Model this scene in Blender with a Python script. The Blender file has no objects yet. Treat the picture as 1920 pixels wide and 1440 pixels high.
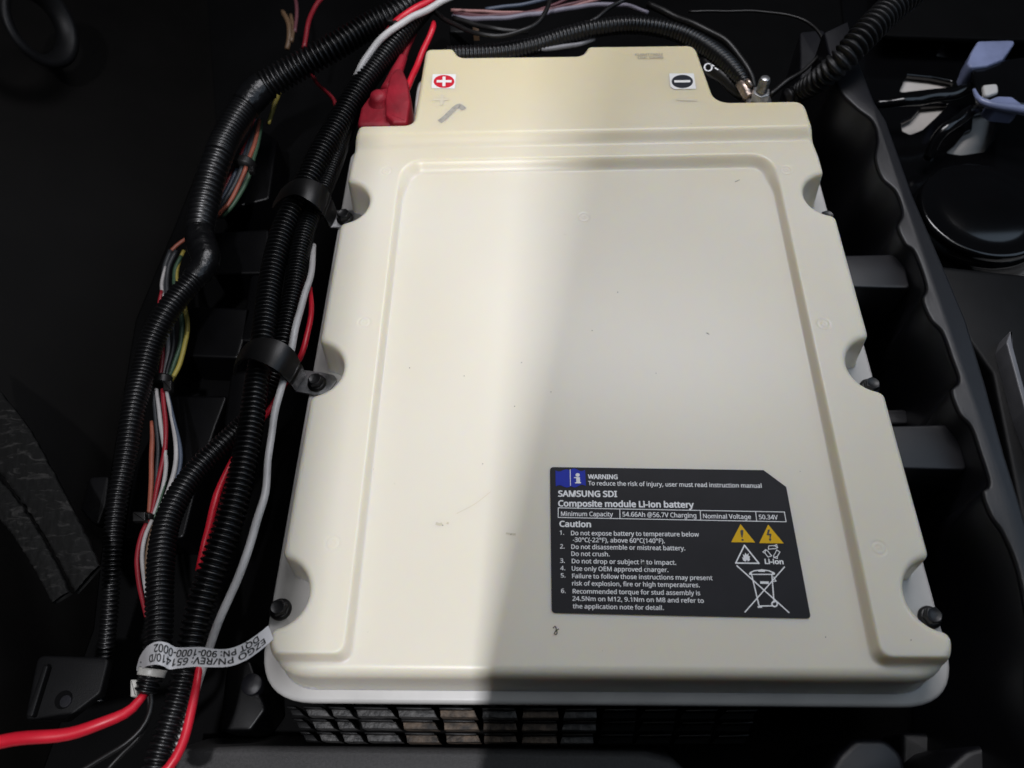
import bpy, bmesh, math, random
import numpy as np
from mathutils import Matrix, Vector

random.seed(7)
rng = np.random.default_rng(7)
scene = bpy.context.scene
col = scene.collection

# ------------------------------------------------------------------ camera
FPX = 1442.0                       # focal length in pixels of a 1920 px wide frame
_n = lambda v: np.array(v, float) / np.linalg.norm(v)
_Y = _n([36, -2544, 1442])
_X = np.array([1, -.0039, -.04]); _X = _n(_X - _Y * _X.dot(_Y))
RC = np.stack([_X, _Y, np.cross(_X, _Y)], 1)     # world -> camera (x right, y down, z forward)
CAM = np.array([-0.0415933, -0.29745623, 0.56087597])

def P(px, py, z=0.0):
    """the point at height z seen at pixel (px, py) of the photograph"""
    d = RC.T @ np.array([(px - 960) / FPX, (py - 720) / FPX, 1.0])
    return CAM + d * ((z - CAM[2]) / d[2])

def T(px, py, z, w):
    """point and radius of a round thing w pixels wide"""
    p = P(px, py, z)
    depth = (RC @ (p - CAM))[2]
    return (p[0], p[1], p[2], 0.5 * w * depth / FPX)

cam_data = bpy.data.cameras.new('camera')
cam = bpy.data.objects.new('camera', cam_data); col.objects.link(cam)
m = Matrix.Identity(4)
for i in range(3):
    m[i][0] = RC[0][i]; m[i][1] = -RC[1][i]; m[i][2] = -RC[2][i]; m[i][3] = CAM[i]
cam.matrix_world = m
cam_data.sensor_width = 36; cam_data.lens = 36 * FPX / 1920
cam_data.clip_start = 0.01; cam_data.clip_end = 50
cam_data.dof.use_dof = True; cam_data.dof.focus_distance = 0.66; cam_data.dof.aperture_fstop = 6.5
scene.camera = cam

# ------------------------------------------------------------------ world and lamps (a workshop, lamps only)
world = bpy.data.worlds.new("World"); scene.world = world; world.use_nodes = True
bg = world.node_tree.nodes['Background']
bg.inputs[0].default_value = (0.72, 0.86, 1.0, 1); bg.inputs[1].default_value = 0.012

def area(name, loc, aim, size, energy, color, size_y=None):
    l = bpy.data.lights.new(name, 'AREA'); l.energy = energy; l.color = color
    l.size = size
    if size_y: l.shape = 'RECTANGLE'; l.size_y = size_y
    o = bpy.data.objects.new(name, l); col.objects.link(o)
    o.location = loc
    o.rotation_euler = (Vector(aim) - Vector(loc)).to_track_quat('-Z', 'Y').to_euler()
    return o
area('work_lamp', (-0.155, -0.75, 1.70), (-0.14, 0.1, 0), 0.06, 22, (0.955, 0.957, 1.0))
area('hanging_lamp', (0.20, 0.68, 1.05), (0.18, 0.56, 0), 0.7, 7.9, (0.975, 0.962, 1.0), 0.3)
area('ceiling_light', (0.15, 0.20, 2.2), (0.15, 0.25, 0), 1.0, 4, (0.96, 0.98, 1.0), 0.8)
area('window_light', (1.35, 0.1, 1.30), (0.1, 0.1, 0), 1.5, 7.0, (0.62, 0.79, 1.0), 1.5)
scene.view_settings.view_transform = 'Standard'; scene.view_settings.look = 'None'
scene.view_settings.exposure = 0.0; scene.view_settings.gamma = 1.0
scene.render.engine = 'CYCLES'

# ------------------------------------------------------------------ materials
def mat(name, color, rough=0.5, metal=0.0, noise=0.0, nscale=60, bump=0.0, bscale=900, sss=0.0,
        sss_r=(0.01, 0.007, 0.004), spec=0.5, rvar=0.0, color2=None, coat=0.0, bdist=0.0005):
    mt = bpy.data.materials.new(name); mt.use_nodes = True
    nt = mt.node_tree; b = nt.nodes['Principled BSDF']
    b.inputs['Base Color'].default_value = (*color, 1)
    b.inputs['Roughness'].default_value = rough
    b.inputs['Metallic'].default_value = metal
    b.inputs['Specular IOR Level'].default_value = spec
    if coat: b.inputs['Coat Weight'].default_value = coat
    if sss:
        b.inputs['Subsurface Weight'].default_value = sss
        b.inputs['Subsurface Radius'].default_value = sss_r
        b.inputs['Subsurface Scale'].default_value = 1.0
    tc = nt.nodes.new('ShaderNodeTexCoord')
    geo = nt.nodes.new('ShaderNodeNewGeometry')
    if noise or color2:
        n = nt.nodes.new('ShaderNodeTexNoise'); n.inputs['Scale'].default_value = nscale
        n.inputs['Detail'].default_value = 6
        nt.links.new(geo.outputs['Position'], n.inputs['Vector'])
        r = nt.nodes.new('ShaderNodeMapRange')
        r.inputs[1].default_value = 0.35; r.inputs[2].default_value = 0.68
        nt.links.new(n.outputs['Fac'], r.inputs[0])
        mx = nt.nodes.new('ShaderNodeMix'); mx.data_type = 'RGBA'
        c2 = color2 if color2 else tuple(c * (1 - noise) for c in color)
        mx.inputs[6].default_value = (*color, 1); mx.inputs[7].default_value = (*c2, 1)
        nt.links.new(r.outputs[0], mx.inputs[0])
        nt.links.new(mx.outputs[2], b.inputs['Base Color'])
        if rvar:
            rr = nt.nodes.new('ShaderNodeMapRange')
            rr.inputs[3].default_value = rough - rvar; rr.inputs[4].default_value = rough + rvar
            nt.links.new(n.outputs['Fac'], rr.inputs[0]); nt.links.new(rr.outputs[0], b.inputs['Roughness'])
    if bump:
        n2 = nt.nodes.new('ShaderNodeTexNoise'); n2.inputs['Scale'].default_value = bscale
        n2.inputs['Detail'].default_value = 3
        nt.links.new(geo.outputs['Position'], n2.inputs['Vector'])
        bp = nt.nodes.new('ShaderNodeBump'); bp.inputs['Strength'].default_value = bump
        bp.inputs['Distance'].default_value = bdist
        nt.links.new(n2.outputs['Fac'], bp.inputs['Height']); nt.links.new(bp.outputs['Normal'], b.inputs['Normal'])
    return mt

M = {}
M['lid'] = mat('translucent_cream_plastic', (0.80, 0.755, 0.645), 0.35, color2=(0.785, 0.735, 0.612), nscale=6,
               bump=0.06, bscale=1400, sss=0.7, sss_r=(0.012, 0.009, 0.003), spec=0.45)
def yellowed(mt, y0, y1, tint):
    """age yellowing of the plastic round the terminals: the raised tier, fading out towards the panel"""
    nt = mt.node_tree; b = nt.nodes['Principled BSDF']
    src = b.inputs['Base Color'].links[0].from_socket
    geo = nt.nodes.new('ShaderNodeNewGeometry'); sep = nt.nodes.new('ShaderNodeSeparateXYZ')
    nt.links.new(geo.outputs['Position'], sep.inputs[0])
    n = nt.nodes.new('ShaderNodeTexNoise'); n.inputs['Scale'].default_value = 9; n.inputs['Detail'].default_value = 3
    nt.links.new(geo.outputs['Position'], n.inputs['Vector'])
    ad = nt.nodes.new('ShaderNodeMath'); ad.operation = 'MULTIPLY_ADD'; ad.inputs[1].default_value = 0.14; ad.inputs[2].default_value = -0.07
    nt.links.new(n.outputs['Fac'], ad.inputs[0])
    a2 = nt.nodes.new('ShaderNodeMath'); a2.operation = 'ADD'
    nt.links.new(sep.outputs['Y'], a2.inputs[0]); nt.links.new(ad.outputs[0], a2.inputs[1])
    mr = nt.nodes.new('ShaderNodeMapRange'); mr.interpolation_type = 'SMOOTHSTEP'
    mr.inputs[1].default_value = y0; mr.inputs[2].default_value = y1
    nt.links.new(a2.outputs[0], mr.inputs[0])
    mx = nt.nodes.new('ShaderNodeMix'); mx.data_type = 'RGBA'; mx.blend_type = 'MULTIPLY'; mx.inputs[7].default_value = (*tint, 1)
    nt.links.new(mr.outputs[0], mx.inputs[0]); nt.links.new(src, mx.inputs[6]); nt.links.new(mx.outputs[2], b.inputs['Base Color'])
yellowed(M['lid'], 0.20, 0.40, (0.925, 0.865, 0.69))
M['flange'] = mat('pale_grey_plastic', (0.64, 0.625, 0.60), 0.36, noise=0.12, nscale=30, bump=0.05)
M['black'] = mat('black_plastic', (0.0015, 0.0015, 0.0019), 0.36, noise=0.4, nscale=40, bump=0.15, bscale=1500, spec=0.22)
M['conduit'] = mat('black_loom_plastic', (0.0035, 0.0035, 0.004), 0.35, noise=0.3, nscale=80, spec=0.65)
M['tub'] = mat('textured_black_tub', (0.0085, 0.0085, 0.0115), 0.40, noise=0.45, nscale=25, bump=0.35, bscale=1800, spec=0.5, rvar=0.1)
M['bracket'] = mat('dark_bracket_plastic', (0.004, 0.004, 0.0045), 0.5, noise=0.4, nscale=60, bump=0.3, spec=0.2)
M['dark'] = mat('matte_black_liner', (0.0018, 0.0018, 0.002), 0.7, noise=0.4, nscale=15, bump=0.3, bscale=1500, spec=0.08)
M['rubber'] = mat('black_rubber', (0.008, 0.0075, 0.0075), 0.42, noise=0.4, nscale=60, spec=0.4)
M['wall'] = mat('brown_black_wall', (0.0025, 0.0022, 0.002), 0.55, noise=0.5, nscale=8, bump=0.4, bscale=1500, spec=0.10)
M['dust'] = mat('dusty_black_plastic', (0.024, 0.024, 0.024), 0.5, color2=(0.10, 0.096, 0.092), nscale=170, bump=1.0, bscale=420, spec=0.5, bdist=0.0012)
M['dust_brown'] = mat('brown_dusty_plastic', (0.030, 0.026, 0.023), 0.6, color2=(0.17, 0.125, 0.09), nscale=120, bump=1.0, bscale=420, spec=0.4, bdist=0.0012)
M['grey_bar'] = mat('grey_painted_bar', (0.20, 0.20, 0.215), 0.4, noise=0.3, nscale=40)
M['ledge'] = mat('grained_ledge_plastic', (0.062, 0.060, 0.060), 0.45, noise=0.3, nscale=500, bump=0.45, bscale=1500, spec=0.4, bdist=0.0008)
M['steel'] = mat('zinc_steel', (0.55, 0.55, 0.56), 0.38, 0.9, noise=0.5, nscale=140, bump=0.3, bscale=500, rvar=0.15)
M['bolt'] = mat('black_oxide_bolt', (0.012, 0.012, 0.013), 0.38, 0.0, noise=0.3, nscale=200, bump=0.2, spec=0.5)
M['copper'] = mat('tinned_copper', (0.62, 0.5, 0.43), 0.35, 0.9, noise=0.5, nscale=300, bump=0.5, bscale=500)
M['label'] = mat('dark_label_print', (0.018, 0.018, 0.022), 0.5, noise=0.25, nscale=30, bump=0.1, spec=0.16)
M['white_print'] = mat('white_print', (0.88, 0.88, 0.89), 0.5, noise=0.06, nscale=400)
M['yellow'] = mat('yellow_print', (0.85, 0.50, 0.008), 0.5, noise=0.06, nscale=100, spec=0.15)
M['blue'] = mat('blue_print', (0.015, 0.035, 0.44), 0.5, noise=0.06, nscale=100, spec=0.15)
M['black_print'] = mat('black_print', (0.02, 0.02, 0.02), 0.5)
M['sticker'] = mat('white_sticker', (0.86, 0.85, 0.82), 0.4, noise=0.04, nscale=100)
M['red_print'] = mat('red_print', (0.62, 0.012, 0.03), 0.4)
M['navy_print'] = mat('black_sticker_print', (0.025, 0.028, 0.035), 0.3)
M['red'] = mat('red_insulation', (0.62, 0.012, 0.030), 0.4, noise=0.15, nscale=60)
M['dark_red'] = mat('dark_red_insulation', (0.22, 0.010, 0.018), 0.45, noise=0.2, nscale=60)
M['red_rubber'] = mat('red_rubber', (0.34, 0.009, 0.024), 0.55, noise=0.45, nscale=35, bump=0.5, bscale=160, bdist=0.001)
M['white'] = mat('white_insulation', (0.57, 0.555, 0.545), 0.42, noise=0.18, nscale=45)
M['nylon'] = mat('white_nylon', (0.55, 0.54, 0.50), 0.4, noise=0.15, nscale=120)
M['tag'] = mat('white_paper_tag', (0.70, 0.69, 0.70), 0.5, noise=0.05, nscale=60)
M['orange'] = mat('orange_insulation', (0.27, 0.075, 0.045), 0.5, noise=0.3, nscale=60)
M['green'] = mat('green_insulation', (0.035, 0.075, 0.042), 0.5, noise=0.2, nscale=60)
M['yellow_wire'] = mat('yellow_insulation', (0.29, 0.235, 0.045), 0.5, noise=0.2, nscale=60)
M['blue_wire'] = mat('grey_blue_insulation', (0.055, 0.072, 0.105), 0.5, noise=0.2, nscale=60)
M['grey_wire'] = mat('grey_insulation', (0.022, 0.024, 0.027), 0.5, noise=0.2, nscale=60)
M['brown_wire'] = mat('brown_insulation', (0.11, 0.065, 0.035), 0.5, noise=0.2, nscale=60)
M['pink'] = mat('pink_insulation', (0.34, 0.17, 0.16), 0.5, noise=0.2, nscale=60)
M['white_shaded'] = mat('shaded_white_insulation', (0.36, 0.345, 0.34), 0.45, noise=0.25, nscale=60)  # darker copy of the white, shade deep in the bundle put into the colour
M['tape'] = mat('crinkled_black_tape', (0.004, 0.004, 0.0045), 0.30, noise=0.3, nscale=60, bump=0.7, bscale=110, bdist=0.002, spec=0.4)
M['loom2'] = mat('matte_loom_plastic', (0.006, 0.006, 0.007), 0.5, noise=0.3, nscale=80, spec=0.4)
M['violet'] = mat('pale_violet_insulation', (0.19, 0.175, 0.22), 0.5, noise=0.2, nscale=60)
M['maroon'] = mat('maroon_insulation', (0.10, 0.03, 0.038), 0.5, noise=0.2, nscale=60)
def streaked(name, c1, c2, angle):
    mt = mat(name, c1, 0.6, spec=0.15)
    nt = mt.node_tree; b = nt.nodes['Principled BSDF']
    geo = nt.nodes.new('ShaderNodeNewGeometry'); mp = nt.nodes.new('ShaderNodeMapping')
    mp.inputs['Rotation'].default_value = (0, 0, angle); mp.inputs['Scale'].default_value = (60, 170, 100)
    nt.links.new(geo.outputs['Position'], mp.inputs[0])
    n = nt.nodes.new('ShaderNodeTexNoise'); n.inputs['Scale'].default_value = 1.0; n.inputs['Detail'].default_value = 5; n.inputs['Distortion'].default_value = 1.2
    nt.links.new(mp.outputs[0], n.inputs['Vector'])
    r = nt.nodes.new('ShaderNodeMapRange'); r.inputs[1].default_value = 0.55; r.inputs[2].default_value = 0.85
    nt.links.new(n.outputs['Fac'], r.inputs[0])
    mx = nt.nodes.new('ShaderNodeMix'); mx.data_type = 'RGBA'; mx.inputs[6].default_value = (*c1, 1); mx.inputs[7].default_value = (*c2, 1)
    nt.links.new(r.outputs[0], mx.inputs[0]); nt.links.new(mx.outputs[2], b.inputs['Base Color'])
    bp = nt.nodes.new('ShaderNodeBump'); bp.inputs['Strength'].default_value = 0.5; bp.inputs['Distance'].default_value = 0.001
    nt.links.new(n.outputs['Fac'], bp.inputs['Height']); nt.links.new(bp.outputs['Normal'], b.inputs['Normal'])
    return mt
M['felt'] = streaked('scuffed_strap', (0.006, 0.006, 0.0058), (0.044, 0.042, 0.040), 0.75)
M['gloss'] = mat('glossy_black_paint', (0.003, 0.003, 0.0035), 0.14, noise=0.2, nscale=20, spec=0.6)
M['sky_reflection'] = mat('painted_sky_reflection', (0.27, 0.31, 0.50), 0.28, noise=0.3, nscale=30, spec=0.6)  # blue grey stands in for sky reflected on glossy black
M['concrete'] = mat('pale_concrete', (0.66, 0.62, 0.58), 0.7, noise=0.2, nscale=12, bump=0.2, bscale=300)
M['marker'] = mat('grey_marker_ink', (0.45, 0.42, 0.36), 0.5, noise=0.3, nscale=300)
M['faint'] = mat('faint_grey_ink', (0.69, 0.62, 0.46), 0.5)
M['smudge'] = mat('tan_smudge', (0.62, 0.57, 0.43), 0.6)
M['speck'] = mat('dark_grit', (0.05, 0.04, 0.03), 0.8)

# ------------------------------------------------------------------ object helpers
WL = {}            # world location of every object
def _link(o, parent, loc):
    col.objects.link(o)
    WL[o.name] = np.array(loc, float)
    o.location = loc
    if parent is not None:
        o.parent = parent
        o.matrix_parent_inverse = Matrix.Translation(Vector(-WL[parent.name]))

def tag(o, label=None, cat=None, group=None, kind=None):
    if label: o['label'] = label
    if cat: o['category'] = cat
    if group: o['group'] = group
    if kind: o['kind'] = kind
    return o

def empty(name, loc, label, cat, group=None):
    o = bpy.data.objects.new(name, None); o.empty_display_size = 0.02
    _link(o, None, loc)
    return tag(o, label, cat, group)

def mesh(name, verts, faces, material, parent=None, smooth=False, base=None):
    v = np.array(verts, float).reshape(-1, 3)
    if base is None:
        base = np.array([(v[:, 0].min() + v[:, 0].max()) / 2, (v[:, 1].min() + v[:, 1].max()) / 2, v[:, 2].min()])
    me = bpy.data.meshes.new(name)
    me.from_pydata((v - base).tolist(), [], [tuple(int(i) for i in f) for f in faces])
    me.update()
    if smooth: me.shade_smooth()
    me.materials.append(material)
    o = bpy.data.objects.new(name, me)
    _link(o, parent, base)
    return o

def catmull(pts, step):
    """resample a polyline (rows of any width, first 3 columns xyz) smoothly at about `step`"""
    p = np.array(pts, float)
    p = np.vstack([2 * p[0] - p[1], p, 2 * p[-1] - p[-2]])
    out = []
    for i in range(1, len(p) - 2):
        a, b, c, d = p[i - 1], p[i], p[i + 1], p[i + 2]
        n = 24
        for k in range(n):
            t = k / n
            out.append(0.5 * ((2 * b) + (-a + c) * t + (2 * a - 5 * b + 4 * c - d) * t * t + (-a + 3 * b - 3 * c + d) * t ** 3))
    out.append(p[-2])
    out = np.array(out)
    L = np.concatenate([[0], np.cumsum(np.linalg.norm(np.diff(out[:, :3], axis=0), axis=1))])
    n = max(2, int(round(L[-1] / step)) + 1)
    s = np.linspace(0, L[-1], n)
    return np.stack([np.interp(s, L, out[:, j]) for j in range(out.shape[1])], 1)

def tube_geo(q, seg=10, prof=None, seam=None, closed_ends=True, lump=0.0, oval=None):
    """q rows x,y,z,r already sampled; prof multiplies the radius row by row"""
    c = q[:, :3]; n = len(c)
    t = np.gradient(c, axis=0); t /= np.linalg.norm(t, axis=1)[:, None] + 1e-12
    u = np.cross(t[0], [0, 0, 1]);
    if np.linalg.norm(u) < 1e-3: u = np.cross(t[0], [0, 1, 0])
    u /= np.linalg.norm(u)
    V = []; ang = np.linspace(0, 2 * math.pi, seg, endpoint=False)
    for i in range(n):
        u = u - t[i] * u.dot(t[i]); u /= np.linalg.norm(u)
        w = np.cross(t[i], u)
        r = q[i, 3] * (prof[i] if prof is not None else 1.0)
        rr = np.full(seg, r)
        if seam is not None:
            rr[seam] = q[i, 3] * 0.80; rr[(seam + 1) % seg] = q[i, 3] * 0.97
        if lump: rr = rr * (1 + lump * rng.standard_normal(seg))
        V.append(c[i] + rr[:, None] * (np.cos(ang)[:, None] * u + np.sin(ang)[:, None] * w))
    V = np.concatenate(V)
    F = []
    for i in range(n - 1):
        for k in range(seg):
            k2 = (k + 1) % seg
            F.append((i * seg + k, i * seg + k2, (i + 1) * seg + k2, (i + 1) * seg + k))
    if closed_ends:
        F.append(tuple(range(seg - 1, -1, -1))); F.append(tuple((n - 1) * seg + k for k in range(seg)))
    return V, F

def wire(pts, material, label=None, name='wire', group=None, parent=None, step=0.006, cat='wire', seg=10):
    q = catmull([T(*p) for p in pts], step)
    ph = len(WL) * 1.7; tt = np.arange(len(q)) * step
    for k, fr in enumerate((61, 97, 143)):
        q[:, k] += q[:, 3] * 0.16 * np.sin(tt * fr + ph * (k + 1)) * np.minimum(1, np.minimum(np.arange(len(q)), np.arange(len(q))[::-1]) / 4)
    V, F = tube_geo(q, seg)
    o = mesh(name, V, F, material, parent, True)
    if parent is None: tag(o, label, cat, group)
    return o

def corrugated(pts, parent=None, label=None, pitch=0.2, name='conduit', group=None, seg=20, depth=0.28, material=None, seam=None):
    """split loom: pitch is a fraction of the diameter"""
    q0 = [T(*p) for p in pts]
    rm = np.mean([p[3] for p in q0])
    per = 6
    q = catmull(q0, rm * 2 * pitch / per)
    pr = np.array([1, 1, 1 - depth * .35, 1 - depth, 1 - depth, 1 - depth * .35])
    prof = np.tile(pr, len(q) // per + 1)[:len(q)]
    # slow unevenness of real loom
    prof = prof * (1 + 0.02 * np.sin(np.arange(len(q)) * 0.013 + len(q)))
    V, F = tube_geo(q, seg, prof, seam)
    o = mesh(name, V, F, material or M['conduit'], parent, True)
    if parent is None: tag(o, label, 'conduit', group)
    return o

def round_poly(pts, n=6):
    """pts rows (x, y, r): polygon with its corners rounded"""
    out = []
    N = len(pts)
    for i in range(N):
        p = np.array(pts[i][:2], float); r = pts[i][2] if len(pts[i]) > 2 else 0
        a = np.array(pts[i - 1][:2], float); b = np.array(pts[(i + 1) % N][:2], float)
        if r <= 0: out.append(p); continue
        da = _n(a - p); db = _n(b - p)
        th = math.acos(np.clip(da.dot(db), -1, 1))
        if th > math.pi - 0.02: out.append(p); continue
        l = min(r / math.tan(th / 2), 0.48 * np.linalg.norm(a - p), 0.48 * np.linalg.norm(b - p))
        s, e = p + da * l, p + db * l
        for k in range(n + 1):
            t = k / n
            out.append((1 - t) ** 2 * s + 2 * t * (1 - t) * p + t * t * e)
    return np.array(out)

def prism_geo(poly, z0, z1, bevel=0.0, shift=(0, 0), nb=3):
    """solid under a 2-D outline; the top edge is rounded over `bevel`, the bottom may be shifted (draft)"""
    poly = np.array(poly, float)[:, :2]
    A = 0.5 * np.sum(poly[:, 0] * np.roll(poly[:, 1], -1) - np.roll(poly[:, 0], -1) * poly[:, 1])
    if A < 0: poly = poly[::-1]
    n = len(poly)
    e = np.roll(poly, -1, 0) - poly; e /= np.linalg.norm(e, axis=1)[:, None] + 1e-12
    nr = np.stack([e[:, 1], -e[:, 0]], 1)
    vn = nr + np.roll(nr, 1, 0); vn /= np.linalg.norm(vn, axis=1)[:, None] + 1e-9
    rings = [(poly + np.array(shift), z0)]
    if bevel:
        for k in range(nb + 1):
            a = k / nb * math.pi / 2
            rings.append((poly - vn * bevel * (1 - math.cos(a)), z1 - bevel + bevel * math.sin(a)))
    else:
        rings.append((poly, z1))
    V = np.concatenate([np.column_stack([r, np.full(n, z)]) for r, z in rings])
    F = []
    for j in range(len(rings) - 1):
        for k in range(n):
            k2 = (k + 1) % n
            F.append((j * n + k, j * n + k2, (j + 1) * n + k2, (j + 1) * n + k))
    F.append(tuple(range(n - 1, -1, -1)))
    F.append(tuple((len(rings) - 1) * n + k for k in range(n)))
    return V, F

def prism(name, poly, z0, z1, material, parent=None, bevel=0.0, shift=(0, 0), smooth=False):
    V, F = prism_geo(poly, z0, z1, bevel, shift)
    o = mesh(name, V, F, material, parent)
    if bevel or smooth:
        me = o.data; me.shade_smooth()
        me.polygons[len(me.polygons) - 1].use_smooth = False; me.polygons[len(me.polygons) - 2].use_smooth = False
        try: me.set_sharp_from_angle(angle=math.radians(40))
        except Exception: pass
    return o

def px_poly(pts, z, r=0.0):
    return round_poly([(*P(p[0], p[1], z)[:2], (p[2] if len(p) > 2 else r)) for p in pts])

def join(parts):
    V = []; F = []; o = 0
    for v, f in parts:
        v = np.array(v, float).reshape(-1, 3)
        V.append(v); F += [tuple(i + o for i in fc) for fc in f]; o += len(v)
    return np.concatenate(V), F

def lathe_geo(profile, center, seg=32, axis=None):
    """profile rows (r, h) about the vertical (or given) axis"""
    ax = np.array([0, 0, 1.0]) if axis is None else _n(axis)
    u = _n(np.cross(ax, [0, 1, 0.3])); w = np.cross(ax, u)
    ang = np.linspace(0, 2 * math.pi, seg, endpoint=False)
    V = []; F = []
    for r, h in profile:
        V.append(np.array(center) + ax * h + r * (np.cos(ang)[:, None] * u + np.sin(ang)[:, None] * w))
    n = len(profile)
    for i in range(n - 1):
        for k in range(seg):
            k2 = (k + 1) % seg
            F.append((i * seg + k, i * seg + k2, (i + 1) * seg + k2, (i + 1) * seg + k))
    F.append(tuple(range(seg - 1, -1, -1))); F.append(tuple((n - 1) * seg + k for k in range(seg)))
    return np.concatenate(V), F

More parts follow.
